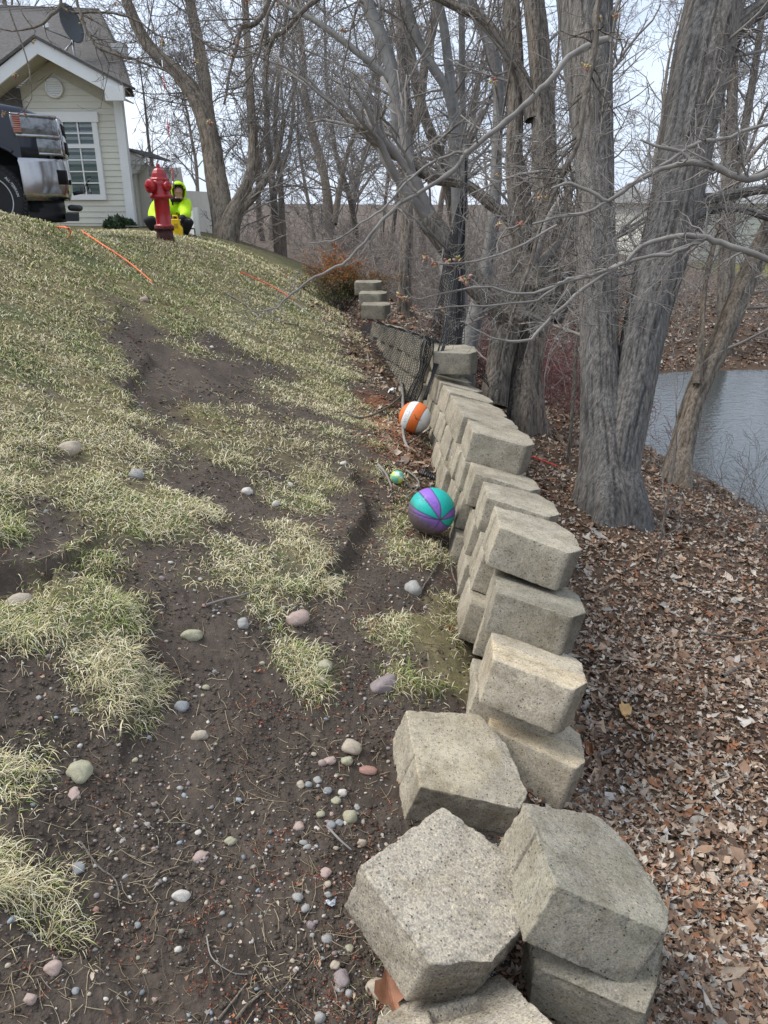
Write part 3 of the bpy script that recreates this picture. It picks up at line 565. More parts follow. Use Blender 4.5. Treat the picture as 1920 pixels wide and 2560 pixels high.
# torn pale wood at the end of the broken limb and bark splinters
tree('smooth pale grey tree bending behind the net, thin curved trunk',[S(8.7,(1165,930,20),(1175,850,21),(1200,740,19),(1222,640,17),(1237,500,15),(1243,353,13),(1246,227,14),(1232,131,15),(1197,50,14),(1170,-10,14),(1120,-150,12))],B_SMOOTH,kids=(6,5,3),nb=11,Lb=1.6,ridge=0,seedv=9)
tree('pale grey tree left of the net rope whose trunk splits in a narrow V',[
 S(9.6,(1152,760,17),(1146,600,16),(1144,480,16),(1139,353,15),(1134,282,14),(1126,202,12),(1111,76,11),(1096,-10,10),(1080,-180,8)),
 S(9.6,(1137,300,13),(1116,222,12),(1081,166,12),(1046,101,11),(1012,-10,11),(980,-150,9)),
 S(9.9,(1160,520,9),(1160,400,9),(1156,252,8),(1154,50,8),(1150,-80,7))],B_SMOOTH,kids=(6,5,3),nb=11,Lb=1.6,ridge=0,seedv=12)
tree('smooth grey tree arching to the upper left behind the broken limb',[
 S(9.0,(1130,740,20),(1110,640,20),(1092,574,19),(1051,492,18),(1018,390,18),(994,287,17),(985,197,16),(957,103,16),(912,-5,16),(860,-150,13)),
 S(9.0,(975,200,10),(930,160,9),(868,111,8),(792,55,7),(722,18,6),(640,-40,5))],B_SMOOTH,kids=(6,5,3),nb=11,Lb=1.6,ridge=0,seedv=15)
tree('tall dark twin tree in the middle distance behind the arching grey tree',[
 S(12.5,(1012,700,15),(1018,560,15),(1010,430,15),(1022,312,15),(1010,227,14),(1005,101,14),(1003,-20,13)),
 S(12.5,(1030,330,12),(1052,250,11),(1062,160,10),(1085,60,9),(1100,-60,8))],B_DARK,kids=(6,5,3),nb=11,Lb=2.0,ridge=.008,seedv=18)
tree('stout grey tree rising behind the crest of the lawn beside the white fence panel',[
 S(15.5,(567,640,34),(560,560,30),(540,444,26),(521,328,24),(494,251,22),(444,185,16),(367,108,14),(316,0,12),(280,-120,10)),
 S(15.5,(530,360,18),(515,260,17),(510,190,15),(482,39,12),(462,-60,10)),
 S(15.3,(566,680,24),(572,590,26),(582,540,23),(617,463,14),(633,386,12),(625,231,9),(612,0,8),(600,-120,7)),
 S(15.3,(575,600,14),(585,540,14),(625,500,11),(660,455,8),(690,400,6),(710,300,5))],B_TAN,kids=(7,6,4),nb=18,Lb=2.4,ridge=.01,rmin=.0042,seedv=21)
tree('slender leaning tree far behind the crest, trunk forked low',[
 S(22,(832,660,13),(825,600,12),(820,520,11),(808,428,10),(782,328,9),(762,227,8),(757,141,8),(740,-10,7)),
 S(22,(835,560,9),(850,470,7),(870,380,6),(900,300,5),(930,200,4))],B_TAN,kids=(7,6,4),nb=16,Lb=3,ridge=0,rmin=.005,seedv=24)
tree('thin straight tree left of a second thinner one behind the crest',[S(18,(697,680,10),(690,560,9),(676,420,8),(667,300,7),(665,150,6),(668,-20,5))],B_DARK,kids=(7,6,3),nb=16,Lb=2.6,ridge=0,rmin=.0045,seedv=27)
tree('thinner dark pole tree just right of the thin straight one behind the crest',[S(17.5,(712,690,8),(706,560,8),(700,440,7),(688,320,6),(700,160,5),(722,0,4))],B_DARK,kids=(7,6,3),nb=14,Lb=2.4,ridge=0,rmin=.0045,seedv=30)
tree('grey tree on the far bank right of the big maple',[
 S(15,(1812,800,20),(1815,700,20),(1818,560,18),(1822,450,17),(1828,350,14),(1832,200,12),(1835,0,10),(1840,-150,8)),
 S(15,(1832,470,12),(1850,400,11),(1865,300,10),(1890,150,8),(1910,0,7)),
 S(15,(1812,420,8),(1806,300,7),(1800,150,6),(1790,0,5))],B_DARK,kids=(7,6,3),nb=18,Lb=2.4,ridge=.006,rmin=.004,seedv=33)
# saplings by the pond and the wall
for i,(pts,lb) in enumerate([(S(7.0,(1428,1070,4),(1436,950,5),(1441,850,4),(1448,740,4),(1440,640,3)),'thin dark sapling between the dark forked tree and the big maple'),
 (S(5.2,(1650,1360,2.2),(1668,1250,2.2),(1690,1130,1.8),(1690,1000,1.5)),'wispy upright sapling on the leaves right of the big maple base')]):
    tree(lb,[pts],B_DARK,name='sapling',cat='sapling',kids=(3,),nb=5,Lb=.4,ridge=0,sides=10,rmin=.0012,group='saplings on the bank',seedv=40+i)

# woods behind: five different bare trees, copied
GW='bare trees of the woods behind'
protos=[]
for k in range(6):
    root=empty('bare_tree',(0,0,0),'bare grey brown tree among others in the distant woods','tree',GW); T=Tubes(); h=rg.uniform(9,12)
    P=[np.array([0,0,-.4])]; d=np.array([rg.uniform(-.12,.12),rg.uniform(-.1,.1),1.])
    for i in range(7): d=unit(d+rg.normal(size=3)*[.09,.09,0]); P.append(P[-1]+d*h/7)
    r0=rg.uniform(.11,.19); Rr=np.linspace(r0,.03,8); V,q,cap,Pc,Rc=trunk_mesh(P,Rr,10,.35,0,flare=False,seed=k)
    link('trunk',mesh_np('trunk',V,[q,cap],_tint,smooth=True),TRM[(B_DARK if k%2 else B_TAN).name],root)
    for t in rg.uniform(.2,1,20):
        i=min(int(t*(len(Pc)-1)),len(Pc)-2); dd=unit(Pc[i+1]-Pc[i]); a=rg.uniform(.45,1.0); nd=unit(dd*math.cos(a)+perp(dd)*math.sin(a))
        branch(T,Pc[i],nd,rg.uniform(1.6,3.4)*(1.2-.6*t),max(.012,Rc[i]*.38),1,(4,4,3),.4,.2,.0038)
    T.obj('crown',B_TWIG,root); protos.append(root)
def copy_tree(r,loc,rz,s):
    c=r.copy(); C.objects.link(c); c.location=V3(loc); c.rotation_euler=(0,0,rz); c.scale=(s,s,s)
    for ch in r.children: d=ch.copy(); C.objects.link(d); d.parent=c
    return c
spots=[]
for i in range(900):
    a=math.radians(rg.uniform(-33,36)); r=rg.uniform(17,58); x,y=r*math.sin(a),r*math.cos(a)
    if x<-1.4 and y<23 and x>-14: continue
    if y<31 and x<-5: continue
    if x>2.2 and y<19: continue
    if x>7 and y<30: continue
    if x<2.5 and y<15: continue
    mind=2.6 if r<30 else 3.0
    if all((x-p[0])**2+(y-p[1])**2>mind**2 for p in spots): spots.append((x,y))
    if len(spots)>=38: break
for i,(x,y) in enumerate(spots):
    z=float(H0(x,y)[0]); o=protos[i%6]; s=rg.uniform(.7,1.25)
    if i<6: o.location=(x,y,z); o.rotation_euler=(0,0,rg.uniform(0,6.28)); o.scale=(s,s,s)
    else: copy_tree(o,(x,y,z),rg.uniform(0,6.28),s)
# tangled brush of the woods floor and the pond banks
T=Tubes()
def brush(x,y,n,h,rmin):
    z=float(H0(x,y)[0])
    for _ in range(n):
        d=unit([rg.normal()*.45,rg.normal()*.45,1]); branch(T,(x+rg.normal()*.25,y+rg.normal()*.25,z-.05),d,h*rg.uniform(.5,1.2),rmin*2.2,2,(5,3),.1,.3,rmin)
for i in range(260):
    a=math.radians(rg.uniform(-16,32)); r=rg.uniform(9.5,30); x,y=r*math.sin(a),r*math.cos(a)
    if x<xwall(y)+.5: continue
    if x>2.6 and y<16.2: continue
    if x>8 and y>17: continue
    brush(x,y,4,rg.uniform(.9,2.2),.0022*r/8)
for i in range(170):
    a=math.radians(rg.uniform(-22,30)); r=rg.uniform(26,52); brush(r*math.sin(a),r*math.cos(a),4,rg.uniform(1.0,2.2),.005)
props(T.obj('woodland_brush',M('brush_twigs',[(.3,(.23,.19,.165)),(.7,(.38,.33,.295))],scale=.8,rough=.9)),'tangle of grey brown leafless brush on the woods floor','brush',kind='stuff')
T=Tubes()
for i in range(90):      # reddish thorny shrubs behind the wall and by the pond
    x,y=rg.uniform(1.2,3.0),rg.uniform(8.2,13); brush(x,y,4,rg.uniform(.4,.9),.0022)
props(T.obj('red_brush',M('red_twigs',[(.3,(.16,.055,.055)),(.7,(.27,.13,.12))],scale=2,rough=.9)),'low dull red thicket beyond the tree trunks','brush',kind='stuff')
T=Tubes()
for i in range(70):
    x=rg.uniform(1.2,3.9); y=rg.uniform(2.6,8.5)
    if H0(x,y)[0]<-2.9: continue
    z=float(H0(x,y)[0]); branch(T,(x,y,z-.03),unit([rg.normal()*.2,rg.normal()*.2,1]),rg.uniform(.2,.65),.0022,3,(2,),.1,.12,.0012)
for i in range(40):
    x=rg.uniform(3.1,4.1); y=rg.uniform(5.2,8.0); z=float(H0(x,y)[0]); branch(T,(x,y,z-.03),unit([rg.normal()*.4-.3,rg.normal()*.4,1]),rg.uniform(.4,.9),.004,2,(4,2),.1,.25,.0016)
props(T.obj('bank_twigs',B_TWIG),'thin bare stems standing in the leaves of the bank','undergrowth',kind='stuff')
# rusty orange bush
root=empty('bush',(*unp(845,760,11.3)[:2],float(H0(*unp(845,760,11.3)[:2])[0])),'rusty orange conifer bush beside the three stepped blocks','bush')
T=Tubes(); Lf=[]
for i in range(60):
    d=unit([rg.normal()*.55,rg.normal()*.5,1.0]); p0=np.array([rg.normal()*.12,rg.normal()*.1,-.02]); branch(T,p0,d,rg.uniform(.45,.85),.006,2,(5,3),.15,.2,.002)
T.obj('stem',B_DARK,root)
Vc,_=T.arrays(); idx=rg.choice(len(Vc),16000); P=Vc[idx]+rg.normal(size=(16000,3))*.02; P=P[P[:,2]>.18]; n=len(P)
d1=rg.normal(size=(n,3)); d1/=np.linalg.norm(d1,axis=1,keepdims=True); d2=np.cross(d1,rg.normal(size=(n,3))); d2/=np.linalg.norm(d2,axis=1,keepdims=True)
Vn=np.stack([P,P+d1*.03+d2*.004,P+d1*.045,P+d1*.03-d2*.004],1).reshape(-1,3)
hh=np.clip((P[:,2]-.35)/.3+rg.normal(size=n)*.4,0,1)[:,None]; cc=np.array([.10,.115,.05])*(1-hh)+np.array([.42,.16,.04])*hh; cc=cc*rg.uniform(.5,1.4,(n,1))
link('foliage',mesh_np('foliage',Vn,[np.arange(4*n).reshape(n,4)],np.repeat(cc,4,0)),M('foliage_orange',[(.3,(.9,.9,.9)),(.7,(1.1,1.1,1.1))],attr=True),root)
# ---------------- grass ----------------
rg=np.random.RandomState(21)
def polar(n,r0,r1,a0,a1,p=1.0):
    u=rg.rand(n); r=(r0**(1-p)+(r1**(1-p)-r0**(1-p))*u)**(1/(1-p)) if p!=1 else r0*(r1/r0)**u
    a=np.radians(rg.uniform(a0,a1,n)); return r*np.sin(a),r*np.cos(a),r
def slope_dir(x,y):
    e=.15; gx=(H0(x+e,y)-H0(x-e,y))/(2*e); gy=(H0(x,y+e)-H0(x,y-e))/(2*e); return -gx,-gy
def blades(x,y,z,r,n_per,hgt,spread,seedcol,wid):
    n=len(x); k=n_per; X=np.repeat(x,k)+rg.normal(size=n*k)*np.repeat(spread,k); Y=np.repeat(y,k)+rg.normal(size=n*k)*np.repeat(spread,k)
    cx,cy=np.repeat(x,k),np.repeat(y,k); sx,sy=slope_dir(x,y); sx=np.repeat(sx,k);sy=np.repeat(sy,k); Z=H(X,Y)-.004
    N=n*k; th=rg.uniform(0,2*np.pi,N); dx=np.cos(th)*.95+(X-cx)/np.repeat(spread,k)*.2+sx*1.6; dy=np.sin(th)*.95+(Y-cy)/np.repeat(spread,k)*.2+sy*1.6
    l=np.hypot(dx,dy)+1e-9; dx/=l;dy/=l
    Hh=np.repeat(hgt,k)*rg.uniform(.45,1.35,N); lean=rg.uniform(.8,1.75,N); w_=np.repeat(wid,k)*rg.uniform(.7,1.3,N)
    px_,py_=-dy,dx; rot=rg.normal(size=N)*.5; ax=px_*np.cos(rot)-dx*np.sin(rot)*.3; ay=py_*np.cos(rot)-dy*np.sin(rot)*.3
    V=[]; droop=np.array([0,.3,.62,1.0])
    for j,t in enumerate(droop):
        fx=Hh*(np.sin(lean*t))*t**.7; fz=Hh*np.maximum(t*np.cos(lean*t*.95),-.2)
        c=np.stack([X+dx*fx,Y+dy*fx,Z+fz+ (sx*dx+sy*dy)*0 - np.hypot(sx,sy)*fx*np.clip(dx*sx+dy*sy,0,1)/np.maximum(np.hypot(sx,sy),.05)*.9],-1)
        ww=w_*(1,.85,.55,.05)[j]; o=np.stack([ax*ww,ay*ww,0*ww],-1); V+=[c-o,c+o]
    V=np.stack(V,1).reshape(-1,3); I=np.arange(N*8).reshape(N,8); Q=np.concatenate([I[:,[0,1,3,2]],I[:,[2,3,5,4]],I[:,[4,5,7,6]]])
    mix=seedcol(X,Y,N)
    return V,Q,np.repeat(mix,8,0).reshape(N,8,3)
STRAW=np.array([.62,.53,.31]);PALE=np.array([.72,.67,.48]);GREEN=np.array([.14,.22,.045]);OLIVE=np.array([.30,.33,.10])
def gcol(X,Y,N):
    n=fbm(np.c_[X*1.6,Y*1.6,X*0+4],3)+.5*fbm(np.c_[X*9,Y*9,X*0],2); cy=Y-X*0
    crest=np.exp(-((X+2.4)/1.1)**2-((Y-7.6)/1.8)**2)*.45
    g=np.clip(.30+.5*n+crest+rg.normal(size=N)*.2,0,1)
    u=rg.rand(N); c=np.where((u<g*.75)[:,None],GREEN+(OLIVE-GREEN)*rg.rand(N,1),np.where((rg.rand(N)<.38)[:,None],PALE,STRAW)); return c*rg.uniform(.6,1.25,(N,1))
VV=[];QQ=[];CC=[];off=0
def addb(*a):
    global off
    V,Q,c=blades(*a); 
    # blade colour gets darker towards the foot
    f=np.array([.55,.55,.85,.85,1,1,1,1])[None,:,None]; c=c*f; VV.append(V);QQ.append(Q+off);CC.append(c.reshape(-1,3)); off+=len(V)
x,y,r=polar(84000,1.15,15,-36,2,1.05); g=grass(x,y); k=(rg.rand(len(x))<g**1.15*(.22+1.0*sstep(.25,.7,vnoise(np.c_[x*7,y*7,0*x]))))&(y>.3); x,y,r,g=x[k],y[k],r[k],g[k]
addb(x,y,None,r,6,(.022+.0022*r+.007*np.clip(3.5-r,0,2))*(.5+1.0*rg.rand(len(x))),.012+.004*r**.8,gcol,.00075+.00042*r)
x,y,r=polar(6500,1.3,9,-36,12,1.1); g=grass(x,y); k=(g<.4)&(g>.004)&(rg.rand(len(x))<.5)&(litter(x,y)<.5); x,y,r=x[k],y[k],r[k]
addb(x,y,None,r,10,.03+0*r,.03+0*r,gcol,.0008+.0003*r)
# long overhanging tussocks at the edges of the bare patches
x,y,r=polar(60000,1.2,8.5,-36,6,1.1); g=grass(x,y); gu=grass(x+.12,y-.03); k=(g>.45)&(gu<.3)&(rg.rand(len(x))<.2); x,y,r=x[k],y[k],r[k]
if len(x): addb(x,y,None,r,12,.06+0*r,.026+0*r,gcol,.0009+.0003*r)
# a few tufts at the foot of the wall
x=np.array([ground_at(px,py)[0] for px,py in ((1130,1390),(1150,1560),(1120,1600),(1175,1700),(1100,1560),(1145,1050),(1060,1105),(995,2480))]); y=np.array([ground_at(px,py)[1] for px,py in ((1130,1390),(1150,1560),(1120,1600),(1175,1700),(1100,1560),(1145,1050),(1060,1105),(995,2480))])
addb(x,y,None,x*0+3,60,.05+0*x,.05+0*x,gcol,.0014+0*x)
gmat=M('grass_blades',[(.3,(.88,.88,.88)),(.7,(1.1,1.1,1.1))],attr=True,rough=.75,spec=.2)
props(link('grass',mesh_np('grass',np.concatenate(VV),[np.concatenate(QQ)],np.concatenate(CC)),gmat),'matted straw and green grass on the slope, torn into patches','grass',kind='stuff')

# ---------------- fallen leaves ----------------
def leaf_tpl(kind):
    if kind==0: ang_=np.array([0,35,62,95,130,180,230,265,298,325]); rr=np.array([1,.42,.85,.4,.62,.22,.62,.4,.85,.42])     # lobed maple / oak
    elif kind==1: ang_=np.array([0,40,90,140,180,220,270,320]); rr=np.array([1,.55,.42,.5,.75,.5,.42,.55])                  # plain oval
    else: ang_=np.array([0,50,110,170,240,300]); rr=np.array([.9,.7,.35,.8,.4,.75])                                       # shredded piece
    a=np.radians(ang_); return np.c_[np.r_[0,rr*np.cos(a)],np.r_[0,rr*np.sin(a)],np.zeros(len(a)+1)]
LCOL=np.array([[.23,.14,.09],[.32,.205,.135],[.45,.32,.22],[.56,.45,.35],[.50,.46,.41],[.36,.16,.08],[.15,.10,.07],[.62,.55,.45],[.29,.21,.16]])
LP=np.array([.16,.17,.17,.12,.11,.07,.09,.05,.06])
def leaves(x,y,size,lift,colp=LP,upright=.33):
    Vs=[];Ts=[];Cs=[];off=0; kinds=rg.choice(3,len(x),p=[.34,.28,.38])
    for kd in range(3):
        m=kinds==kd; n=m.sum()
        if not n: continue
        t=leaf_tpl(kd); P=np.repeat(t[None],n,0).copy(); P[...,:2]*=(1+rg.normal(size=(n,len(t),2))*.16)
        s=size[m]; curl=rg.uniform(-.2,1.3,n)[:,None]; fold=rg.uniform(-.3,1.5,n)[:,None]
        P[...,2]=curl*P[...,0]**2*.55+fold*np.abs(P[...,1])*.55+rg.normal(size=(n,len(t)))*.07; P[...,1]*=1-.25*np.abs(fold)
        P*=s[:,None,None]
        yaw=rg.uniform(0,6.283,n); ti=rg.normal(size=n)*upright; tj=rg.normal(size=n)*upright
        ca,sa=np.cos(ti)[:,None],np.sin(ti)[:,None]; X_,Y_,Z_=P[...,0],P[...,1]*ca-P[...,2]*sa,P[...,1]*sa+P[...,2]*ca
        cb,sb=np.cos(tj)[:,None],np.sin(tj)[:,None]; X_,Z_=X_*cb+Z_*sb,-X_*sb+Z_*cb
        cy,sy=np.cos(yaw)[:,None],np.sin(yaw)[:,None]; X_,Y_=X_*cy-Y_*sy,X_*sy+Y_*cy
        z=H(x[m],y[m])+lift[m]; P=np.stack([X_+x[m][:,None],Y_+y[m][:,None],Z_+z[:,None]],-1)
        k=len(t); I=np.arange(n*k).reshape(n,k)+off
        for j in range(1,k): Ts.append(np.stack([I[:,0],I[:,j],I[:,1+(j)%(k-1)]],-1))
        c=LCOL[rg.choice(len(LCOL),n,p=colp)]*rg.uniform(.5,1.0,(n,1)); cc=np.repeat(c[:,None],k,1)*rg.uniform(.85,1.15,(n,k,1)); Vs.append(P.reshape(-1,3)); Cs.append(cc.reshape(-1,3)); off+=n*k
    return np.concatenate(Vs),[np.concatenate(Ts)],np.concatenate(Cs)
x,y,r=polar(112000,1.1,16,-12,42,.95); k=(rg.rand(len(x))<litter(x,y))&(H0(x,y)>-2.92)&~((x>xwall(y)-.02)&(x<xwall(y)+.30)&(y>2.2)&(y<7)); x,y,r=x[k],y[k],r[k]
x2,y2,r2_=polar(26000,.6,9,42,100,.95); k=H0(x2,y2)>-2.92; x,y,r=np.r_[x,x2[k]],np.r_[y,y2[k]],np.r_[r,r2_[k]]
lmat=M('dead_leaves',[(.3,(.8,.8,.8)),(.7,(1.15,1.15,1.15))],attr=True,rough=.7,spec=.25,scale=60)
V_,F_,C_=leaves(x,y,rg.uniform(.005,.017,len(x))*(1.05+.11*r)*(1+rg.rand(len(x))*1.6*(rg.rand(len(x))<.13)),rg.uniform(.0,.016,len(x)))
props(link('fallen_leaves',mesh_np('fallen_leaves',V_,F_,C_),lmat),'thick layer of crumpled brown and tan dead leaves on the lower side of the wall','leaves',kind='stuff')
n_=15000; a_=np.radians(rg.uniform(4,36,n_)); r_=rg.uniform(12.5,26,n_); x,y=r_*np.sin(a_),r_*np.cos(a_); k=(H0(x,y)>-2.9)&(litter(x,y)>.5); x,y=x[k],y[k]
V_,F_,C_=leaves(x,y,rg.uniform(.03,.075,len(x)),rg.uniform(0,.02,len(x)))
props(link('far_leaves',mesh_np('far_leaves',V_,F_,C_),lmat),'brown leaf litter on the far bank of the pond','leaves',kind='stuff')
x,y,r=polar(2600,1.2,7,-36,18,.9); k=(litter(x,y)<.4)&(rg.rand(len(x))<.25+.5*np.exp(-(xwall(y)-x)/.4)); x,y,r=x[k],y[k],r[k]
V_,F_,C_=leaves(x,y,rg.uniform(.004,.012,len(x)),rg.uniform(.002,.01,len(x)))
props(link('leaf_crumbs',mesh_np('leaf_crumbs',V_,F_,C_),lmat),'scattered leaf crumbs on the bare soil','leaves',kind='stuff')
# red bud scales shed by the maples
x,y,r=polar(3400,1.1,8,-36,14,1.0); k=(fbm(np.c_[x*3.5,y*3.5,0*x+8],3)>.05+.35*rg.rand(len(x))-.25*(x>-.5))&(litter(x,y)<.6); x,y,r=x[k],y[k],r[k]
xs=np.repeat(x,7)+rg.normal(size=len(x)*7)*.009; ys=np.repeat(y,7)+rg.normal(size=len(x)*7)*.009
redp=np.array([0,0,0,0,0,1.,0,0,0]); _l=LCOL[5].copy(); LCOL[5]=[.40,.12,.065]
V_,F_,C_=leaves(xs,ys,rg.uniform(.0022,.0045,len(xs))*(1+.1*np.repeat(r,7)),rg.uniform(.001,.006,len(xs)),redp,.9); LCOL[5]=_l
props(link('bud_scales',mesh_np('bud_scales',V_,F_,C_),lmat),'red bud scales sprinkled over the soil','bud scales',kind='stuff')
# orange pine needle heap near the orange and white ball
T=Tubes()
for (px,py,rr) in ((985,1130,.16),(1000,1085,.15),(960,1060,.12),(940,1010,.1)):
    c=ground_at(px,py)
    for _ in range(420):
        a=rg.uniform(0,6.28); q=c+np.array([rg.normal()*rr*.9,rg.normal()*rr*1.2,0]); q[2]=float(H(q[0:1],q[1:2])[0])+rg.uniform(0,.02); d=np.array([math.cos(a),math.sin(a),rg.normal()*.25])*rg.uniform(.02,.045); T.add([q,q+d*.5+[0,0,.004],q+d],.0012,3)
props(T.obj('needle_litter',M('rust_needles',[(.3,(.34,.12,.06)),(.7,(.55,.27,.16))],scale=8)),'patch of rust coloured needles on the ground by the orange and white ball','needles',kind='stuff')
# ---------------- soil crumbs, gravel, roots ----------------
ico=bmesh.new(); bmesh.ops.create_icosphere(ico,subdivisions=1,radius=1); IV=np.array([v.co[:] for v in ico.verts]); IF=np.array([[v.index for v in f.verts] for f in ico.faces]); ico.free()
def pebs(x,y,size,cols,sink=.3,flat_=.65):
    n=len(x); P=IV[None]*(1+rg.normal(size=(n,len(IV),1))*.12); sc3=np.stack([rg.uniform(.8,1.4,n),rg.uniform(.65,1,n),rg.uniform(.45,.8,n)],-1)*size[:,None]; P=P*sc3[:,None]
    a=rg.uniform(0,6.283,n); c,s=np.cos(a)[:,None],np.sin(a)[:,None]; X_,Y_=P[...,0]*c-P[...,1]*s,P[...,0]*s+P[...,1]*c
    z=H(x,y)+size*sink; P=np.stack([X_+x[:,None],Y_+y[:,None],P[...,2]+z[:,None]],-1); F_=(IF[None]+np.arange(n)[:,None,None]*len(IV)).reshape(-1,3)
    return P.reshape(-1,3),[F_],np.repeat(cols,len(IV),0)
SC=np.array([[.42,.38,.32],[.33,.33,.34],[.27,.30,.32],[.48,.42,.34],[.40,.26,.21],[.36,.30,.30],[.52,.49,.44],[.25,.22,.20],[.42,.33,.22]])
smat=M('river_stone',[(.3,(.82,.82,.82)),(.7,(1.12,1.12,1.12))],attr=True,rough=.72,scale=90,bump=.3,bdist=.001)
x,y,r=polar(17000,1.0,9,-37,16,1.0); k=(litter(x,y)<.3)&(rg.rand(len(x))>.9*grass(x,y))&(rg.rand(len(x))<.18+.9*sstep(-.1,.5,fbm(np.c_[x*1.8,y*1.8,x*0+6],3))+.5*np.exp(-np.abs(xwall(y)-x-.15)/.25)); x,y,r=x[k],y[k],r[k]
sz=(.0014+.0022*rg.rand(len(x))**2.5+.003*(rg.rand(len(x))<.08))*(1+.25*r); V_,F_,C_=pebs(x,y,sz,SC[rg.choice(len(SC),len(x))]*rg.uniform(.55,1.1,(len(x),1)))
props(link('gravel',mesh_np('gravel',V_,F_,C_),smat),'fine mixed gravel pressed into the bare soil','gravel',kind='stuff')
x,y,r=polar(110000,.95,9,-37,14,1.0); k=(litter(x,y)<.5)&(rg.rand(len(x))>grass(x,y)*.85)&(rg.rand(len(x))<sstep(-.45,.35,fbm(np.c_[x*5,y*5,x*0+12],4))); x,y,r=x[k],y[k],r[k]
sz=(.0014+.005*rg.rand(len(x))**4)*(1+.22*r); V_,F_,C_=pebs(x,y,sz,np.array([.074,.056,.042])*rg.uniform(.6,1.3,(len(x),1)),-.1)
props(link('soil_crumbs',mesh_np('soil_crumbs',V_,F_,C_),smat),'dark crumbly clods of bare soil','soil',kind='stuff')
T=Tubes()      # straw bits and rootlets
x,y,r=polar(3600,1.0,7.5,-37,12,1.0); 
for i in range(len(x)):
    if litter(x[i:i+1],y[i:i+1])[0]>.6: continue
    a=rg.uniform(0,6.28); L_=rg.uniform(.012,.05)*(1+.5*(rg.rand()<.1)*3); d=np.array([math.cos(a),math.sin(a)]); b=rg.normal()*.4; pts=[]
    for t in (0,.33,.66,1): pts.append([x[i]+(d[0]*t-d[1]*b*t*t)*L_,y[i]+(d[1]*t+d[0]*b*t*t)*L_])
    pts=np.array(pts); zz=H(pts[:,0],pts[:,1])+.002+.004*rg.rand(); T.add(np.c_[pts,zz],.0005+.00025*r[i],3)
props(T.obj('straw_bits',M('straw',[(.35,(.10,.07,.05)),(.5,(.34,.27,.17)),(.7,(.55,.47,.32))],scale=3)),'loose straws and rootlets on the soil','straw',kind='stuff')

# ---------------- single stones ----------------
def stone_mesh(seed):
    bm=bmesh.new(); bmesh.ops.create_icosphere(bm,subdivisions=3,radius=1); P=np.array([v.co[:] for v in bm.verts]); P=np.sign(P)*np.abs(P)**(.86 if seed%2 else 1.0); P=P*(1+.34*fbm(P*1.2+seed*7,3)+.06*fbm(P*4+seed,2))[:,None]
    for v,p in zip(bm.verts,P): v.co=p
    for f in bm.faces: f.smooth=True
    me=bpy.data.meshes.new('stone'); bm.to_mesh(me); bm.free(); return me
STM=[stone_mesh(i) for i in range(7)]
SM=[M('stone_'+n,[(.3,tuple(v*.75 for v in c)),(.55,c),(.75,tuple(min(1,v*1.15) for v in c))],scale=3,rough=.75,detail=8,bump=.2,bdist=.02) for n,c in dict(tan=(.40,.34,.26),grey=(.31,.30,.28),blue=(.24,.25,.25),pink=(.37,.28,.24),purple=(.25,.205,.20),white=(.52,.48,.42),red=(.33,.19,.15),olive=(.34,.32,.22)).items()]
MI=dict(tan=0,grey=1,blue=2,pink=3,purple=4,white=5,red=6,olive=7)
def stone(px,py,wpx,asp,col,label,group=None,seed=0,tall=.7):
    p=ground_at(px,py,lambda a,b:H0(a,b)); dpt=p[1]*cp-p[2]*sp; s=wpx/2*dpt/F; z=float(H(p[0:1],p[1:2])[0])
    me=STM[seed%7]; o=bpy.data.objects.new('stone',me); C.objects.link(o); o.location=(p[0],p[1],z+s*tall*.22); o.scale=(s,s*asp,s*tall); o.rotation_euler=(rg.normal()*.15,rg.normal()*.15,rg.normal()*.3)
    if not len(me.materials): me.materials.append(SM[0])
    o.material_slots[0].link='OBJECT'; o.material_slots[0].material=SM[MI[col]]
    return props(o,label,'stone',group)
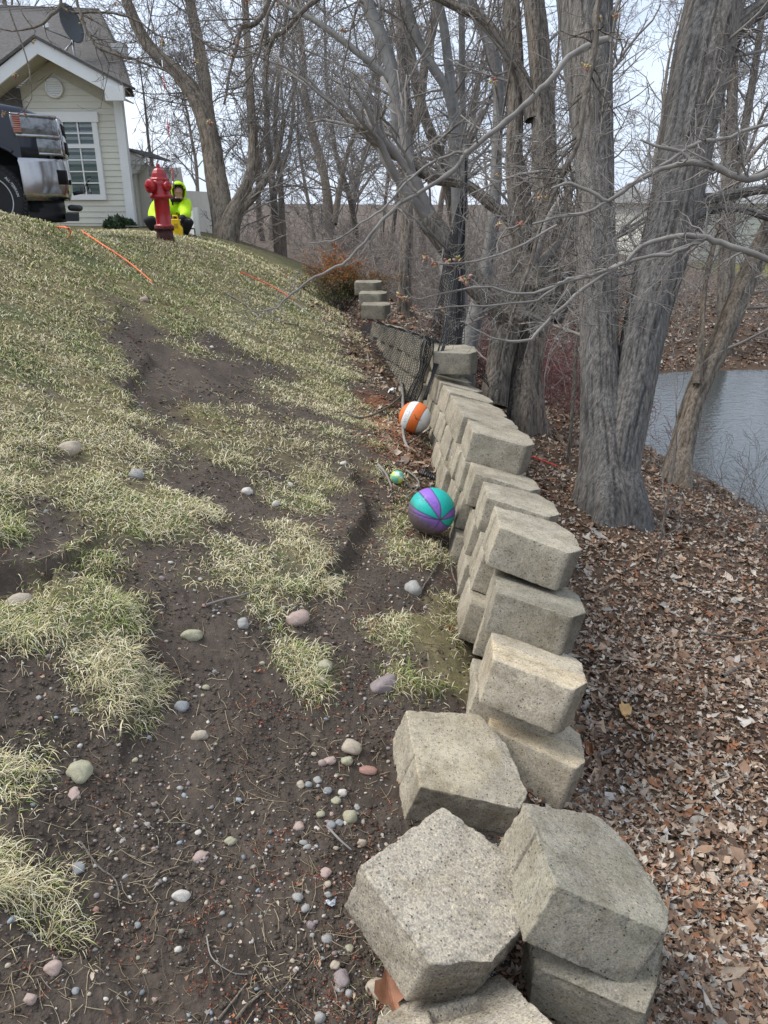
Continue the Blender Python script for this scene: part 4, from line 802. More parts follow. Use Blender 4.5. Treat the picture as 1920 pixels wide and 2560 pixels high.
named=[(202,1928,60,1.1,'olive','round olive brown cobble beside a grass tuft at the left',.8),(181,1982,36,1.2,'pink','flat pinkish grey stone just below the round olive cobble',.4),(742,1555,60,.8,'pink','large pink oval cobble in the middle of the slope below a grass tongue',.7),
(962,1715,70,.6,'purple','dark purple wedge shaped rock near the foot of the wall',.6),(880,1870,58,.7,'tan','smooth tan oval cobble left of the tilted loose block',.6),(1033,1477,42,1.2,'grey','egg shaped brown grey cobble beside a curved twig by the wall',1.0),
(876,2052,42,.9,'olive','yellowish green mossy stone near the pebbly fallen block',.8),(453,2230,44,.7,'white','pale white pebble alone in the dark soil at the lower middle',.6),(502,2132,46,.7,'pink','salmon coloured angular stone in the dark soil',.5),
(40,1485,66,.8,'tan','tan cobble half buried behind a tuft at the far left edge',.8),(175,1138,56,.7,'tan','broken tan rock on the grass edge high on the left',.7),(342,1195,44,.8,'grey','rounded grey stone in the grass of the mid slope',.7),(618,1238,30,.8,'white','cream coloured pebble on bare soil at mid slope',.8),
(497,1835,52,.5,'tan','long flat beige stone in the open soil',.5),(455,1762,34,1.0,'blue','blue grey stone standing on edge in the soil',.8),(608,1563,30,1.0,'grey','grey green pebble above a small grass tuft',.9),(918,1924,44,.6,'red','brick red triangular chip by the loose block',.4),
(480,1583,48,.6,'olive','lichen spotted pale stone on a soil ledge',.6),(802,1710,34,.8,'tan','yellow brown cobble at the tip of a grass tongue',.7),(812,1675,42,.8,'olive','mossy yellowish stone above the yellow brown cobble',.7),(360,757,30,.6,'pink','pinkish stone lodged at the top of the bare scarp',.5),
(140,2450,48,.8,'pink','beige pink cobble in the bottom left soil',.7),(575,2095,34,.6,'olive','small cream and olive pebble right of the salmon stone',.6),(690,1275,22,.8,'white','tiny white pebble in the middle of the bare strip',.9),(82,2525,30,.8,'pink','reddish pink pebble near the bottom left corner',.8),
(192,2155,38,1.1,'blue','angular slate blue stone at the left of the bare soil',.6),(855,2450,40,1.1,'purple','brown purple stone at the foot of the pebbly block',.6),(800,2540,34,.8,'grey','grey pebble at the bottom edge left of the slotted block',.8),(945,2470,60,.9,'tan','worn tan rock wedged under the pebbly fallen block',.8)]
for i,(px,py,w_,asp,c_,lb,tl) in enumerate(named): stone(px,py,w_,asp,c_,lb,None,i,tl)
GP='small pebbles loose in the bare soil'; keys=list(MI)
cnt=0
while cnt<120:
    px,py=rg.uniform(0,1000),rg.uniform(1150,2540)
    if rg.rand()>.25+.75*(py-1100)/1400: continue
    if px>900 and py>1750: continue
    p=ground_at(px,py)
    if grass(p[0:1],p[1:2])[0]>.3: continue
    stone(px,py,rg.choice([8,11,14,18,23],p=[.34,.3,.2,.11,.05]),rg.uniform(.6,1),keys[rg.choice(8,p=[.2,.22,.14,.12,.08,.12,.04,.08])],'small smooth pebble lying loose in the dark bare soil of the slope',GP,cnt,rg.uniform(.5,.8)); cnt+=1
cnt=0
while cnt<48:      # around the near block and the foot of the wall
    px,py=rg.uniform(740,1010),rg.uniform(1880,2500)
    if px>1010-(py-2000)*.45+60: continue
    stone(px,py,rg.choice([12,17,22,28]),rg.uniform(.6,1),keys[rg.choice(8,p=[.2,.22,.14,.12,.08,.12,.06,.06])],'small smooth pebble lying loose in the dark bare soil of the slope',GP,cnt,rg.uniform(.5,.8)); cnt+=1
# ---------------- near branches reaching into the picture ----------------
rg=np.random.RandomState(33)
BUD=[flat('bud_red',(.25,.085,.065)),flat('bud_green',(.36,.33,.12)),flat('bud_pink',(.40,.24,.20))]
def bud_cluster(parent,base,p,s,n=8):
    for k,m in enumerate(BUD):
        mb=MB()
        for i in range(n//3+1):
            d=unit(rg.normal(size=3)+[0,0,-.1]); r=s*rg.uniform(.16,.26); L_=s*rg.uniform(.6,1.0); q=np.array(p)-base+rg.normal(size=3)*s*.25
            mb.tube([q,q+d*L_*.35,q+d*L_*.75,q+d*L_],[r*.4,r,r*.75,r*.1],5)
        mb.obj('bud',m,parent)
def near_branch(label,lines,mat,depth0,twn=10,twl=.16,buds=(),group='branches reaching in over the wall',bs=.03,rmin=.0011,kids=(3,2)):
    first=unp(lines[0][0][0],lines[0][0][1],depth0); root=empty('overhanging_branch',first,label,'branch',group); T=Tubes()
    for ln in lines:
        m=len(ln); P=[unp(x,y,ln_d[0] if (ln_d:=rest[1:]) else depth0) for x,y,*rest in ln]; R=[.85*rest[0]*(rest[1] if len(rest)>1 else depth0)/F for x,y,*rest in ln]
        P=np.array(P); L_=np.linalg.norm(np.diff(P,axis=0),axis=1).sum(); Pc,Rc=smooth_line(P,R,max(8,int(L_/.04)))
        Pc=Pc+rg.normal(size=Pc.shape)*.003; Rc=Rc*(1+.22*(rg.rand(len(Rc))<.15)+rg.normal(size=len(Rc))*.04); T.add(Pc-first,Rc,8)
        if twn:
            for t in rg.uniform(.12,1,int(1.5*twn*L_)):
                i=min(int(t*(len(Pc)-1)),len(Pc)-2); dd=unit(Pc[i+1]-Pc[i]); a=rg.uniform(.5,1.2); nd=unit(dd*math.cos(a)+perp(dd)*math.sin(a)); branch(T,Pc[i]-first,nd,twl*rg.uniform(.4,1.6),max(rmin,Rc[i]*.45),2,kids,.3,.3,rmin)
    T.obj('limb',mat,root)
    for (x,y,d) in buds: bud_cluster(root,first,unp(x,y,d),bs*rg.uniform(.5,.9))
    return root
# (x, y, half width px) ... at one depth
near_branch('long pale branch sweeping down from the upper right to a thin tip over the lawn',[
 [(1520,95,9),(1440,130,9),(1375,200,8.5),(1322,254,8),(1240,324,7.5),(1174,377,7),(1112,443,6),(1010,504,5),(948,561,4.5),(887,631,4),(846,664,3.5),(776,700,3.2),(725,740,3),(690,770,2.6),(640,779,2),(625,776,1.2)],
 [(1174,382,4.5),(1130,384,4),(1060,420,3.6),(1010,462,3.4),(960,520,3.2),(900,560,2.8),(840,600,2.3),(776,607,1.6)],
 [(1030,492,3),(980,520,2.6),(900,640,1.4),(862,668,1)]],B_PALE,4.2,9,.16)
near_branch('thick pale branch crossing the big maple from the right edge',[
 [(1960,420,11),(1920,435,11),(1855,447,10),(1793,418,9),(1732,406,8.5),(1650,426,6.5),(1588,455,6),(1527,500,6),(1486,488,5),(1424,455,4.5),(1380,470,3.5)],
 [(1960,300,4),(1870,325,5),(1800,350,5.5),(1735,362,6),(1660,410,5),(1600,445,4.5),(1560,470,4)],
 [(1732,406,6),(1690,375,5),(1640,365,4),(1600,350,3)],[(1527,500,4),(1470,530,4.5),(1400,545,4),(1330,560,3)]],B_PALE,3.6,12,.2,[(1540,40,3.6),(1467,166,3.6),(1348,490,3.7)])
near_branch('pale branch arching across the big maple at mid height to budding tips',[
 [(1990,690,9),(1920,648,9),(1814,612,8.5),(1752,594,8),(1674,590,7.5),(1609,615,6.5),(1560,656,6),(1486,685,5.5),(1424,700,5),(1388,715,4.5),(1300,735,3.8),(1220,716,3),(1140,726,2.6),(1060,745,2),(1015,747,1.6)],
 [(1755,600,6),(1700,625,5.5),(1640,640,5),(1560,656,5),(1500,684,4.5)],
 [(1480,690,5),(1430,700,4.6),(1390,715,4),(1340,750,3.2),(1250,760,2.6),(1160,765,2.2),(1100,770,1.8),(1040,775,1.4)]],B_PALE,3.5,10,.16,[(1015,747,3.5),(1035,771,3.5),(1105,772,3.5),(1000,745,3.5)],bs=.028)
near_branch('slim pale branch dropping from the arch towards the foot of the dark forked tree',[
 [(1756,600,4),(1662,631,4.5),(1564,655,5),(1525,678,5),(1466,718,5),(1388,784,5),(1323,849,4.6),(1270,851,3.6),(1230,845,2.6),(1180,820,2),(1150,800,1.4)]],B_PALE,3.7,9,.14)
near_branch('dark grey branch hanging steeply down past the upright stem of the big maple',[
 [(1500,-30,10),(1490,50,9.5),(1486,123,9),(1472,200,8.5),(1461,246,8),(1445,349,7.5),(1404,443,7),(1355,553,6),(1314,697,5),(1290,760,4),(1270,830,3)],
 [(1445,349,3.5),(1400,400,3),(1360,470,3),(1310,560,2.6),(1240,600,2)],[(1404,443,4),(1420,520,3.6),(1395,600,3),(1440,640,2.6)]],B_DARK,3.8,14,.2,[(1500,50,3.8),(1462,165,3.8),(1243,438,3.8),(1363,492,3.8),(1232,200,3.8)])
near_branch('budding twig pointing left in front of the thick broken limb',[
 [(1390,560,3.5),(1330,600,3.2),(1260,630,3),(1180,655,2.6),(1110,660,2.3),(1080,655,2)],
 [(1300,560,3),(1250,590,2.4),(1240,640,1.6)]],B_PALE,3.2,9,.12,[(1120,652,3.2),(1145,648,3.2),(1088,657,3.2),(1064,645,3.2),(1165,697,3.2),(1250,562,3.2),(1302,560,3.2)],bs=.034)
# twig thicket in front of the dark tree
T=Tubes(); root=empty('overhanging_branch',unp(1300,600,4.6),'thicket of fine pale twigs in front of the dark forked tree','branch','branches reaching in over the wall'); b0=unp(1300,600,4.6)
for i in range(150):
    px,py=(rg.uniform(1180,1520),rg.uniform(330,820)) if i<90 else (rg.uniform(1250,1920),rg.uniform(150,760)); p=unp(px,py,rg.uniform(4.2,5.4)); branch(T,p-b0,unit([rg.normal(),rg.normal()*.6,rg.normal()*.8]),rg.uniform(.25,.6),.0035,2,(4,2),.1,.32,.0012)
T.obj('limb',B_PALE,root)
near_branch('dark twigs dangling in the top left corner over the house roof, with dry bud clusters',[
 [(-10,-20,2.6),(22,20,2.4),(50,96,2.2),(73,165,2),(76,215,1.8),(75,250,1.6),(65,270,1.5),(40,285,1.4),(8,286,1.2)],
 [(150,-20,5),(148,20,4.5),(128,40,4),(100,62,3.4),(60,75,2.6),(20,78,2),(-20,60,2)],[(30,-20,2),(60,40,1.8),(85,75,1.5),(85,100,1.2)]],B_DARK,3.4,5,.12,[(82,104,3.4),(62,285,3.4),(10,285,3.4),(40,190,3.4)],bs=.022,kids=(2,))
near_branch('long crooked dark branch drooping across the sky above the hydrant',[
 [(190,-10,4),(210,60,4),(225,92,4),(250,122,4),(300,140,3.6),(345,152,3.2),(400,170,2.6),(450,200,2),(470,240,1.6)],
 [(150,10,4),(180,32,3.6),(250,30,3.4),(330,45,3),(390,85,2.4),(440,100,2)]],B_DARK,5.5,10,.4,[(207,54,5.5),(290,10,5.5),(408,103,5.5)],bs=.04)
near_branch('hanging dark twig with dried flower clusters between the grey trees at the top',[
 [(700,-20,4.5),(668,40,4.2),(655,100,4),(640,160,3.6),(612,210,3),(600,218,2.4),(545,222,1.8)],[(905,-20,3.6),(880,60,3.2),(868,120,3),(855,180,2.4)],[(918,-20,3),(915,30,2.6),(880,72,2),(860,78,1.5)],
 [(480,80,3),(520,115,2.6),(590,140,2.4),(640,132,2.4)]],B_DARK,4.4,8,.3,[(855,76,4.4),(595,105,4.4),(577,138,4.4),(522,305,4.4),(620,5,4.4),(490,155,4.4),(695,12,4.4),(720,5,4.4)],bs=.034)
near_branch('crooked dark branch spreading over the lawn from the top centre',[
 [(830,-30,7),(760,25,7),(712,75,6),(683,95,7),(668,150,4),(660,230,3),(640,300,2.4)],[(680,-20,8),(660,30,7),(640,58,7),(605,70,6),(595,100,5),(582,150,4.5),(570,200,4),(560,260,3)]],B_DARK,6.5,7,.5)

# ---------------- downed sticks on the slope and by the wall ----------------
def stick(label,pts,w_,mat=B_PALE,lift=.01,twn=0,cat='stick',name='stick'):
    g=[ground_at(x,y) for x,y in pts]; P=np.array(g); P[:,2]=H(P[:,0],P[:,1])+lift; d=P[:,1]*cp-P[:,2]*sp; R=w_/2*d/F; n=max(8,6*len(pts)); Pc,Rc=smooth_line(P,R,n); Pc[:,2]=np.maximum(Pc[:,2],H(Pc[:,0],Pc[:,1])+Rc*.4); root=P[0]
    T=Tubes(); T.add(Pc-root,Rc*np.linspace(1,.6,n),7)
    o=T.obj(name,mat); o.location=V3(root); return props(o,label,cat)
stick('long pale stick lying down the grassy slope below the hydrant',[(566,738),(610,762),(640,790),(672,829)],4)
stick('thin grey stick curving along the lower lawn',[(735,760),(770,785),(800,800),(845,820)],5)
stick('thin brown stick lying along the slope above the curving one',[(668,795),(720,812),(770,822),(820,826)],4)
stick('forked bare stick lying left of the orange and white ball',[(860,1040),(905,1058),(960,1035),(1000,1005),(1003,985)],7,B_DARK,.03)
stick('upright grey stick leaning under the orange and white ball',[(1003,960),(1007,1010),(1008,1090),(1022,1125),(1040,1140)],9,B_PALE,.03)
stick('straight thin stick propped from the ground to the wall by the orange ball',[(1020,1122),(1050,1105),(1080,1080),(1100,1060)],5,B_DARK,.05)
stick('pale curved stick beside the small green foam ball',[(945,1168),(965,1190),(980,1222)],8,B_PALE,.02)
stick('curved stick lying between the small ball and the purple ball',[(1015,1185),(1040,1205),(1046,1225),(1015,1252)],5,B_PALE,.02)
stick('curved brown twig lying against the egg shaped cobble',[(1090,1385),(1103,1400),(1080,1440),(1055,1480),(1050,1500)],6,B_DARK,.012)
stick('thin dark twig along the wall foot beside the lower standing blocks',[(1125,1410),(1135,1460),(1165,1505)],5,B_DARK,.02)
stick('grey stick lying across the soil below a grass tongue',[(515,1518),(560,1505),(600,1495),(650,1488)],6,B_PALE,.015)
stick('brown wooden stick at the bottom of the soil left of the pebbly block',[(590,2560),(620,2520),(665,2480)],9,B_TAN,.01)
stick('short brown stick parallel to the other at the bottom edge',[(545,2560),(580,2510),(620,2450)],7,B_TAN,.008)
stick('split tan stick lying in the leaves at the right edge',[(1830,1625),(1870,1615),(1940,1600)],9,B_WOOD,.04)
stick('dark stick lying in the leaves at the right edge above the split one',[(1740,1600),(1800,1602),(1930,1612)],7,B_DARK,.04)
stick('dark branch piece lying in the leaves at the lower right',[(1800,1725),(1830,1705),(1858,1690)],11,B_DARK,.05)
stick('short white stick poking out under the large tipped block',[(1300,2478),(1340,2482),(1378,2488)],8,B_PALE,.05)
stick('straw coloured stick in the pebbles left of the fallen blocks',[(818,2080),(850,2115),(880,2140)],7,B_PALE,.02)
stick('long grey root trailing over the dark soil at the lower left',[(200,2100),(245,2160),(285,2190),(300,2240)],6,B_DARK,.006)
stick('curving pale root in the soil at the lower middle',[(515,2330),(530,2390),(580,2425),(620,2430)],4,B_PALE,.006)
# orange marker lines
OR=flat('orange_cord_plastic',(.85,.16,.055),rough=.5)
stick('short upper piece of orange cord on the grass below the pickup',[(122,546),(145,575),(174,605)],4,OR,.02,cat='cord',name='orange_cord')
stick('long piece of orange cord lying down the slope below the house',[(206,586),(260,622),(310,655),(345,685),(383,718)],4.5,OR,.025,cat='cord',name='orange_cord')
stick('orange cord piece on the lawn towards the rusty bush',[(600,688),(640,705),(690,730),(735,757)],4,OR,.025,cat='cord',name='orange_cord')
stick('bent orange cord end by the netted wall',[(926,812),(938,816),(946,832),(950,845)],5,OR,.04,cat='cord',name='orange_cord')
RD=flat('red_string',(.75,.05,.03))
stick('red string lying in the leaves between the wall and the big maple',[(1329,1151),(1360,1162),(1394,1176)],4,RD,.04,cat='string',name='red_string')
# ---------------- balls ----------------
def text_mesh(txt,size,extr=.0,res=3,offset=0,outline=0):
    cu=bpy.data.curves.new('t','FONT'); cu.body=txt; cu.size=size; cu.align_x='CENTER'; cu.align_y='CENTER'; cu.resolution_u=res; cu.extrude=extr; cu.offset=offset
    if outline: cu.fill_mode='NONE'; cu.bevel_depth=outline; cu.bevel_resolution=0
    o=bpy.data.objects.new('t',cu); C.objects.link(o); bpy.context.view_layer.update(); me=bpy.data.meshes.new_from_object(o.evaluated_get(bpy.context.evaluated_depsgraph_get())); bpy.data.objects.remove(o); bpy.data.curves.remove(cu); return me
def subdiv_long(me,l):
    bm=bmesh.new(); bm.from_mesh(me)
    for _ in range(4):
        es=[e for e in bm.edges if e.calc_length()>l]
        if not es: break
        bmesh.ops.subdivide_edges(bm,edges=es,cuts=1)
    bmesh.ops.triangulate(bm,faces=bm.faces); bm.to_mesh(me); bm.free()
def wrap_sphere(me,R,cdir,up,lift=.0006):
    """flat text in XY laid on a sphere of radius R round direction cdir"""
    c=unit(cdir); u=unit(np.array(up)-c*np.dot(up,c)); rt=np.cross(u,c)
    for v in me.vertices:
        x,y,z=v.co; a=x/R; b=y/R; d=c*math.cos(b)*math.cos(a)+rt*math.sin(a)*math.cos(b)+u*math.sin(b); v.co=V3(d*(R+lift+z))
    return me
def ball(label,c,R,axis,spin_ref,panel_cols,seam,dirt,name='basketball'):
    """8-panel basketball: two great circles plus two bowed seams. axis = pole where seams cross"""
    ax=unit(axis); e1=unit(np.array(spin_ref)-ax*np.dot(spin_ref,ax)); e2=np.cross(ax,e1)
    bm=bmesh.new(); bmesh.ops.create_icosphere(bm,subdivisions=6,radius=1); P=np.array([v.co[:] for v in bm.verts]); 
    a=P@ax; b=P@e1; d=P@e2
    az=np.degrees(np.arctan2(d,b)); rad_=np.sqrt(b*b+d*d); bow=[0,-26,18,0,-16,14,0,0]
    edges=[-177,-100,-38,12,46,92,135,172]; dist=np.full(len(P),9.); reg=np.zeros(len(P),int); th_=np.degrees(np.arccos(np.clip(a,-1,1)))
    E=[e+bow[i]*np.sin(np.radians(np.clip(th_,0,180)))*np.clip(th_/60,0,1) for i,e in enumerate(edges)]
    for i,e in enumerate(E):
        da=(az-e+180)%360-180; dist=np.minimum(dist,np.where(np.abs(da)<60,np.abs(np.radians(da))*rad_,9.))
    for i in range(8):
        lo=E[i]; wd=(E[(i+1)%8]-lo)%360; reg[(((az-lo)%360)<wd)&(wd<180)]=i
    sw=.020
    seam_=np.exp(-(dist/sw)**2)
    peb=.0035*vnoise(P*70); 
    P2=P*(R*(1-.018*seam_+peb*.6))[:,None]
    for v,p in zip(bm.verts,P2): v.co=p
    for f in bm.faces: f.smooth=True
    me=bpy.data.meshes.new('rubber_skin'); bm.to_mesh(me); bm.free()
    cols=np.array([panel_cols[r] for r in reg])
    cols=cols*(1-np.clip(seam_*1.2,0,1)[:,None])+np.array(seam)*np.clip(seam_*1.2,0,1)[:,None]
    dm=dirt(P); cols=cols*(1-dm[:,None])+np.array([.13,.105,.085])*dm[:,None]*(1+.4*fbm(P*25,2))[:,None]
    at=me.color_attributes.new('tint','FLOAT_COLOR','POINT'); cc=np.ones((len(P),4),np.float32); cc[:,:3]=np.clip(cols,0,1); at.data.foreach_set('color',cc.ravel())
    root=empty(name,c,label,'ball'); link('rubber_skin',me,BALLM,root); return root,ax,e1,e2
BALLM=M('ball_rubber',[(.3,(.93,.93,.93)),(.7,(1.05,1.05,1.05))],attr=True,rough=.5,spec=.4,scale=60,bump=.25,bscale=400,bdist=.001)
# purple and teal ball: seams cross at lower right of its face
c2=unp(1079,1278,4.12); R2=.1265
def toward(c,px,py,d,R):     # direction from centre c to the sphere point seen at a pixel
    r=ray(px,py); b=np.dot(r,c); q=b*b-(np.dot(c,c)-R*R); t=b-math.sqrt(max(q,0)); return unit(r*t-c)
pole=toward(c2,1100,1300,4.1,R2); 
PU=(.27,.13,.55); TE=(.0,.46,.40)
s1=toward(c2,1035,1240,4.1,R2)
s1=unit(toward(c2,1135,1296,4.1,R2)-pole)
bl,ax,e1,e2=ball('purple and teal basketball with a muddy underside resting against the wall',c2,R2,pole,s1,{0:PU,1:PU,2:TE,3:PU,4:TE,5:PU,6:TE,7:PU},(.05,.03,.08),lambda P:.88*sstep(-.15,.5,-P[:,2]*.75-P[:,0]*.55+.22*fbm(P*6,4))+.08)
tm=text_mesh('DURO',.05,res=2,outline=.0007); subdiv_long(tm,.01); wrap_sphere(tm,R2,toward(c2,1066,1250,4.1,R2),np.cross(toward(c2,1066,1250,4.1,R2),-unit(toward(c2,1080,1262,4.1,R2)-toward(c2,1055,1234,4.1,R2))) * -1 if False else unit(toward(c2,1075,1240,4.1,R2)-toward(c2,1058,1262,4.1,R2)),.0)
link('lettering',tm,flat('embossed_purple',(.18,.09,.40)),bl)
# orange and white ball
c1_=unp(1037,1044,5.75); R1=.119
OG=(.78,.17,.03); WH=(.74,.74,.70)
n_=unit(toward(c1_,1062,1062,5.7,R1)*1.0); 
# stripes: bands about an axis pointing lower right; orange, white, orange, white
axis1=unit(toward(c1_,1060,1058,5.7,R1))
axis1=unit(np.array([.88,-.30,-.36]))
def stripeball(label,c,R,axis,bounds,cols,seam,dirt):
    bm=bmesh.new(); bmesh.ops.create_icosphere(bm,subdivisions=6,radius=1); P=np.array([v.co[:] for v in bm.verts]); t=P@axis; s=np.zeros(len(P)); col=np.zeros((len(P),3)); e=[-2]+bounds+[2]
    for i in range(len(e)-1): col[(t>=e[i])&(t<e[i+1])]=cols[i]
    for b_ in bounds: s=np.maximum(s,np.exp(-((t-b_)/.016)**2))
    P2=P*(R*(1-.016*s+.0018*vnoise(P*70)))[:,None]
    for v,p in zip(bm.verts,P2): v.co=p
    for f in bm.faces: f.smooth=True
    me=bpy.data.meshes.new('rubber_skin'); bm.to_mesh(me); bm.free(); k=np.clip(s*1.1,0,1)[:,None]; col=col*(1-k)+np.array(seam)*k; dm=dirt(P)[:,None]; col=col*(1-dm)+np.array([.2,.16,.12])*dm
    at=me.color_attributes.new('tint','FLOAT_COLOR','POINT'); cc=np.ones((len(P),4),np.float32); cc[:,:3]=np.clip(col,0,1); at.data.foreach_set('color',cc.ravel())
    root=empty('basketball',c,label,'ball'); link('rubber_skin',me,BALLM,root); return root
b1=stripeball('orange and white basketball lying in the leaves against the wall',c1_,R1,axis1,[-.62,-.12,.47],[OG,WH,OG,WH],(.12,.07,.05),lambda P:.55*sstep(.1,.9,-P[:,2]*.75+P[:,0]*.3+.3*fbm(P*5,4)))
def dirpx(c,R,px,py): return toward(c,px,py,0,R)
up_=lambda c,R,a,b: unit(dirpx(c,R,*b)-dirpx(c,R,*a))
tm=text_mesh('WILSON',.044,res=2,outline=.0008); subdiv_long(tm,.01); rt=up_(c1_,R1,(1012,1062),(1035,1012)); cc_=dirpx(c1_,R1,1021,1030); wrap_sphere(tm,R1,cc_,np.cross(cc_,rt),.0)
link('lettering',tm,flat('grey_print',(.30,.31,.31)),b1)
# black brush-like mark on the orange panel
T=Tubes()
def sph_line(c,R,pts,r):
    P=np.array([dirpx(c,R,*p)*(R+.0004) for p in pts]); Pc,Rc=smooth_line(P,[r]*len(pts),18); T.add(Pc,Rc*np.r_[np.linspace(.6,1,9),np.linspace(1,.4,9)],5)
sph_line(c1_,R1,[(1036,1037),(1039,1043),(1040,1047),(1046,1050),(1055,1050)],.0022); sph_line(c1_,R1,[(1035,1036),(1037,1038)],.0016); sph_line(c1_,R1,[(1038,1044),(1042,1046),(1047,1048)],.0014)
T.obj('black_mark',flat('black_print',(.015,.015,.015)),b1)
# small foam ball
c3=ground_at(993,1205); R3=.041; c3=unp(993,1193,c3[1]*cp-c3[2]*sp-.03)
bm=bmesh.new(); bmesh.ops.create_icosphere(bm,subdivisions=5,radius=R3); P=np.array([v.co[:] for v in bm.verts]); P=P*(1+.05*fbm(P*30,2)+.02*fbm(P*140,2))[:,None]
for v,p in zip(bm.verts,P): v.co=p
for f in bm.faces: f.smooth=True
me=bpy.data.meshes.new('foam_ball'); bm.to_mesh(me); bm.free(); k=sstep(-.15,.15,.12+fbm(P*22+3,3)+.3*np.sin(P[:,0]*75+P[:,2]*60+.8))[:,None]; col=np.array([.16,.48,.34])*(1-k)+np.array([.58,.70,.10])*k; w2=sstep(.1,.4,fbm(P*35+9,3))[:,None]; col=col*(1-w2)+np.array([.62,.78,.70])*w2
at=me.color_attributes.new('tint','FLOAT_COLOR','POINT'); cc=np.ones((len(P),4),np.float32); cc[:,:3]=col; at.data.foreach_set('color',cc.ravel())
props(link('foam_ball',me,BALLM,None,c3),'small worn green and yellow foam ball on the grass above the purple ball','ball')
# brown fuzzy seed ball
c4=ground_at(1120,1590); root=empty('seed_ball',c4+[0,0,.026],'round fuzzy brown seed ball in the grass beside the wall','seed ball'); mb=MB(); mb.lathe([(.001,-.016),(.012,-.011),(.016,0),(.012,.011),(.001,.016)],12); mb.obj('core',flat('seed_core',(.22,.11,.05)),root)
T=Tubes()
for _ in range(900):
    d=unit(rg.normal(size=3)); T.add([d*.014,d*.021+rg.normal(size=3)*.002,d*rg.uniform(.024,.031)+rg.normal(size=3)*.003],.0006,3)
T.obj('bristles',flat('seed_bristle',(.34,.17,.075),var=.4),root)
# black corrugated plastic scrap
g=ground_at(1068,1195); T=Tubes(); root=g+[0,0,.02]
for i in range(9):
    t=i/8; P=[]
    for k in range(9):
        a=math.pi*(k/8); P.append([(-.045+.11*t),.045*math.cos(a)*(1-.4*t),.032*math.sin(a)*(1-.5*t)])
    T.add(P,.0042,6)
o=T.obj('plastic_scrap',flat('black_plastic',(.03,.035,.045),rough=.35),None); o.location=V3(root); o.rotation_euler=(0,.25,-.35); props(o,'ribbed black plastic scrap in the leaves between the small ball and the wall','scrap')
# crumpled pieces of clear wrapper
def wrapper(label,px,py,s,dz,col=(.7,.73,.76)):
    g=ground_at(px,py); n=9; u,v=np.meshgrid(np.linspace(-1,1,n),np.linspace(-1,1,n)); P=np.c_[u.ravel()*s,v.ravel()*s*.6,(fbm(np.c_[u.ravel()*2,v.ravel()*2,u.ravel()*0+px],3))*s*.8+s*.4]; I=np.arange(n*n).reshape(n,n); q=np.stack([I[:-1,:-1],I[:-1,1:],I[1:,1:],I[1:,:-1]],-1).reshape(-1,4)
    o=link('plastic_wrapper',mesh_np('plastic_wrapper',P,[q]),flat('wrapper_%d'%px,col,rough=.15,spec=.8),None,g+[0,0,dz],(0,0,rg.uniform(0,3))); props(o,label,'litter')
wrapper('crumpled shiny wrapper in the dark leaves at the foot of the netted wall',978,985,.06,.01); wrapper('torn scrap of clear plastic at the left edge of the pebbly fallen block',825,2262,.014,.003,(.34,.37,.40))
# white torn tape caught between the wall blocks
T=Tubes(); b=unp(1140,1150,4.55)
for i in range(9): q=unp(1140+rg.normal()*4-i*.9,1128+i*5,4.55); T.add([q-b,q-b+rg.normal(size=3)*.018,q-b+rg.normal(size=3)*.03],.0018,3)
o=T.obj('white_tape',flat('white_tape_plastic',(.75,.75,.76))); o.location=V3(b); props(o,'shredded white tape caught in the joints of the wall','litter')
# big oak leaves in the foreground
def big_leaf(label,px,py,s,col,rot,dz=.012,tilt=(0,0)):
    g=ground_at(px,py); half=[(0,0),(.12,.10),(.10,.22),(.34,.30),(.22,.40),(.46,.56),(.26,.62),(.34,.80),(.14,.80),(0,1.0)]; ol=half+[(-x,y) for x,y in half[-2:0:-1]]
    bm=bmesh.new(); vs=[bm.verts.new((x*s,(y-.5)*s,0)) for x,y in ol]; f=bm.faces.new(vs); bmesh.ops.triangulate(bm,faces=[f]); bmesh.ops.subdivide_edges(bm,edges=bm.edges,cuts=3,use_grid_fill=True)
    for v in bm.verts: x,y=v.co.x/s,v.co.y/s; v.co.z=s*(.55*abs(x)**1.3+.3*y*y+.012*math.sin(x*14)*math.cos(y*9))
    me=bpy.data.meshes.new('oak_leaf'); bm.to_mesh(me); bm.free(); o=link('oak_leaf',me,flat('leaf_brown_%d'%px,col,var=.25,scale=25),None,g+[0,0,dz],(tilt[0],tilt[1],rot)); props(o,label,'leaf')
big_leaf('large curled brown oak leaf on the ground at the corner of the pebbly block',975,2500,.10,(.32,.15,.085),.4,.03,(.5,.1)); big_leaf('dry rusty leaf on a grass clump in the mid slope',862,1216,.07,(.45,.24,.14),1.0,.02,(.4,0)); big_leaf('pale folded leaf in the grass below the orange and white ball',1030,1140,.10,(.50,.36,.22),1.7,.03,(.7,0))
big_leaf('golden brown leaf standing up in the leaf litter right of the wall',1556,1790,.09,(.48,.30,.12),.5,.03,(.8,.3)); big_leaf('curled brown leaf tucked under the pebbly fallen block',1090,2490,.06,(.27,.16,.10),2.2,.05,(1.,.3)); big_leaf('small tan leaf lying on bare soil at the mid slope',420,1287,.05,(.5,.33,.22),.2,.012)

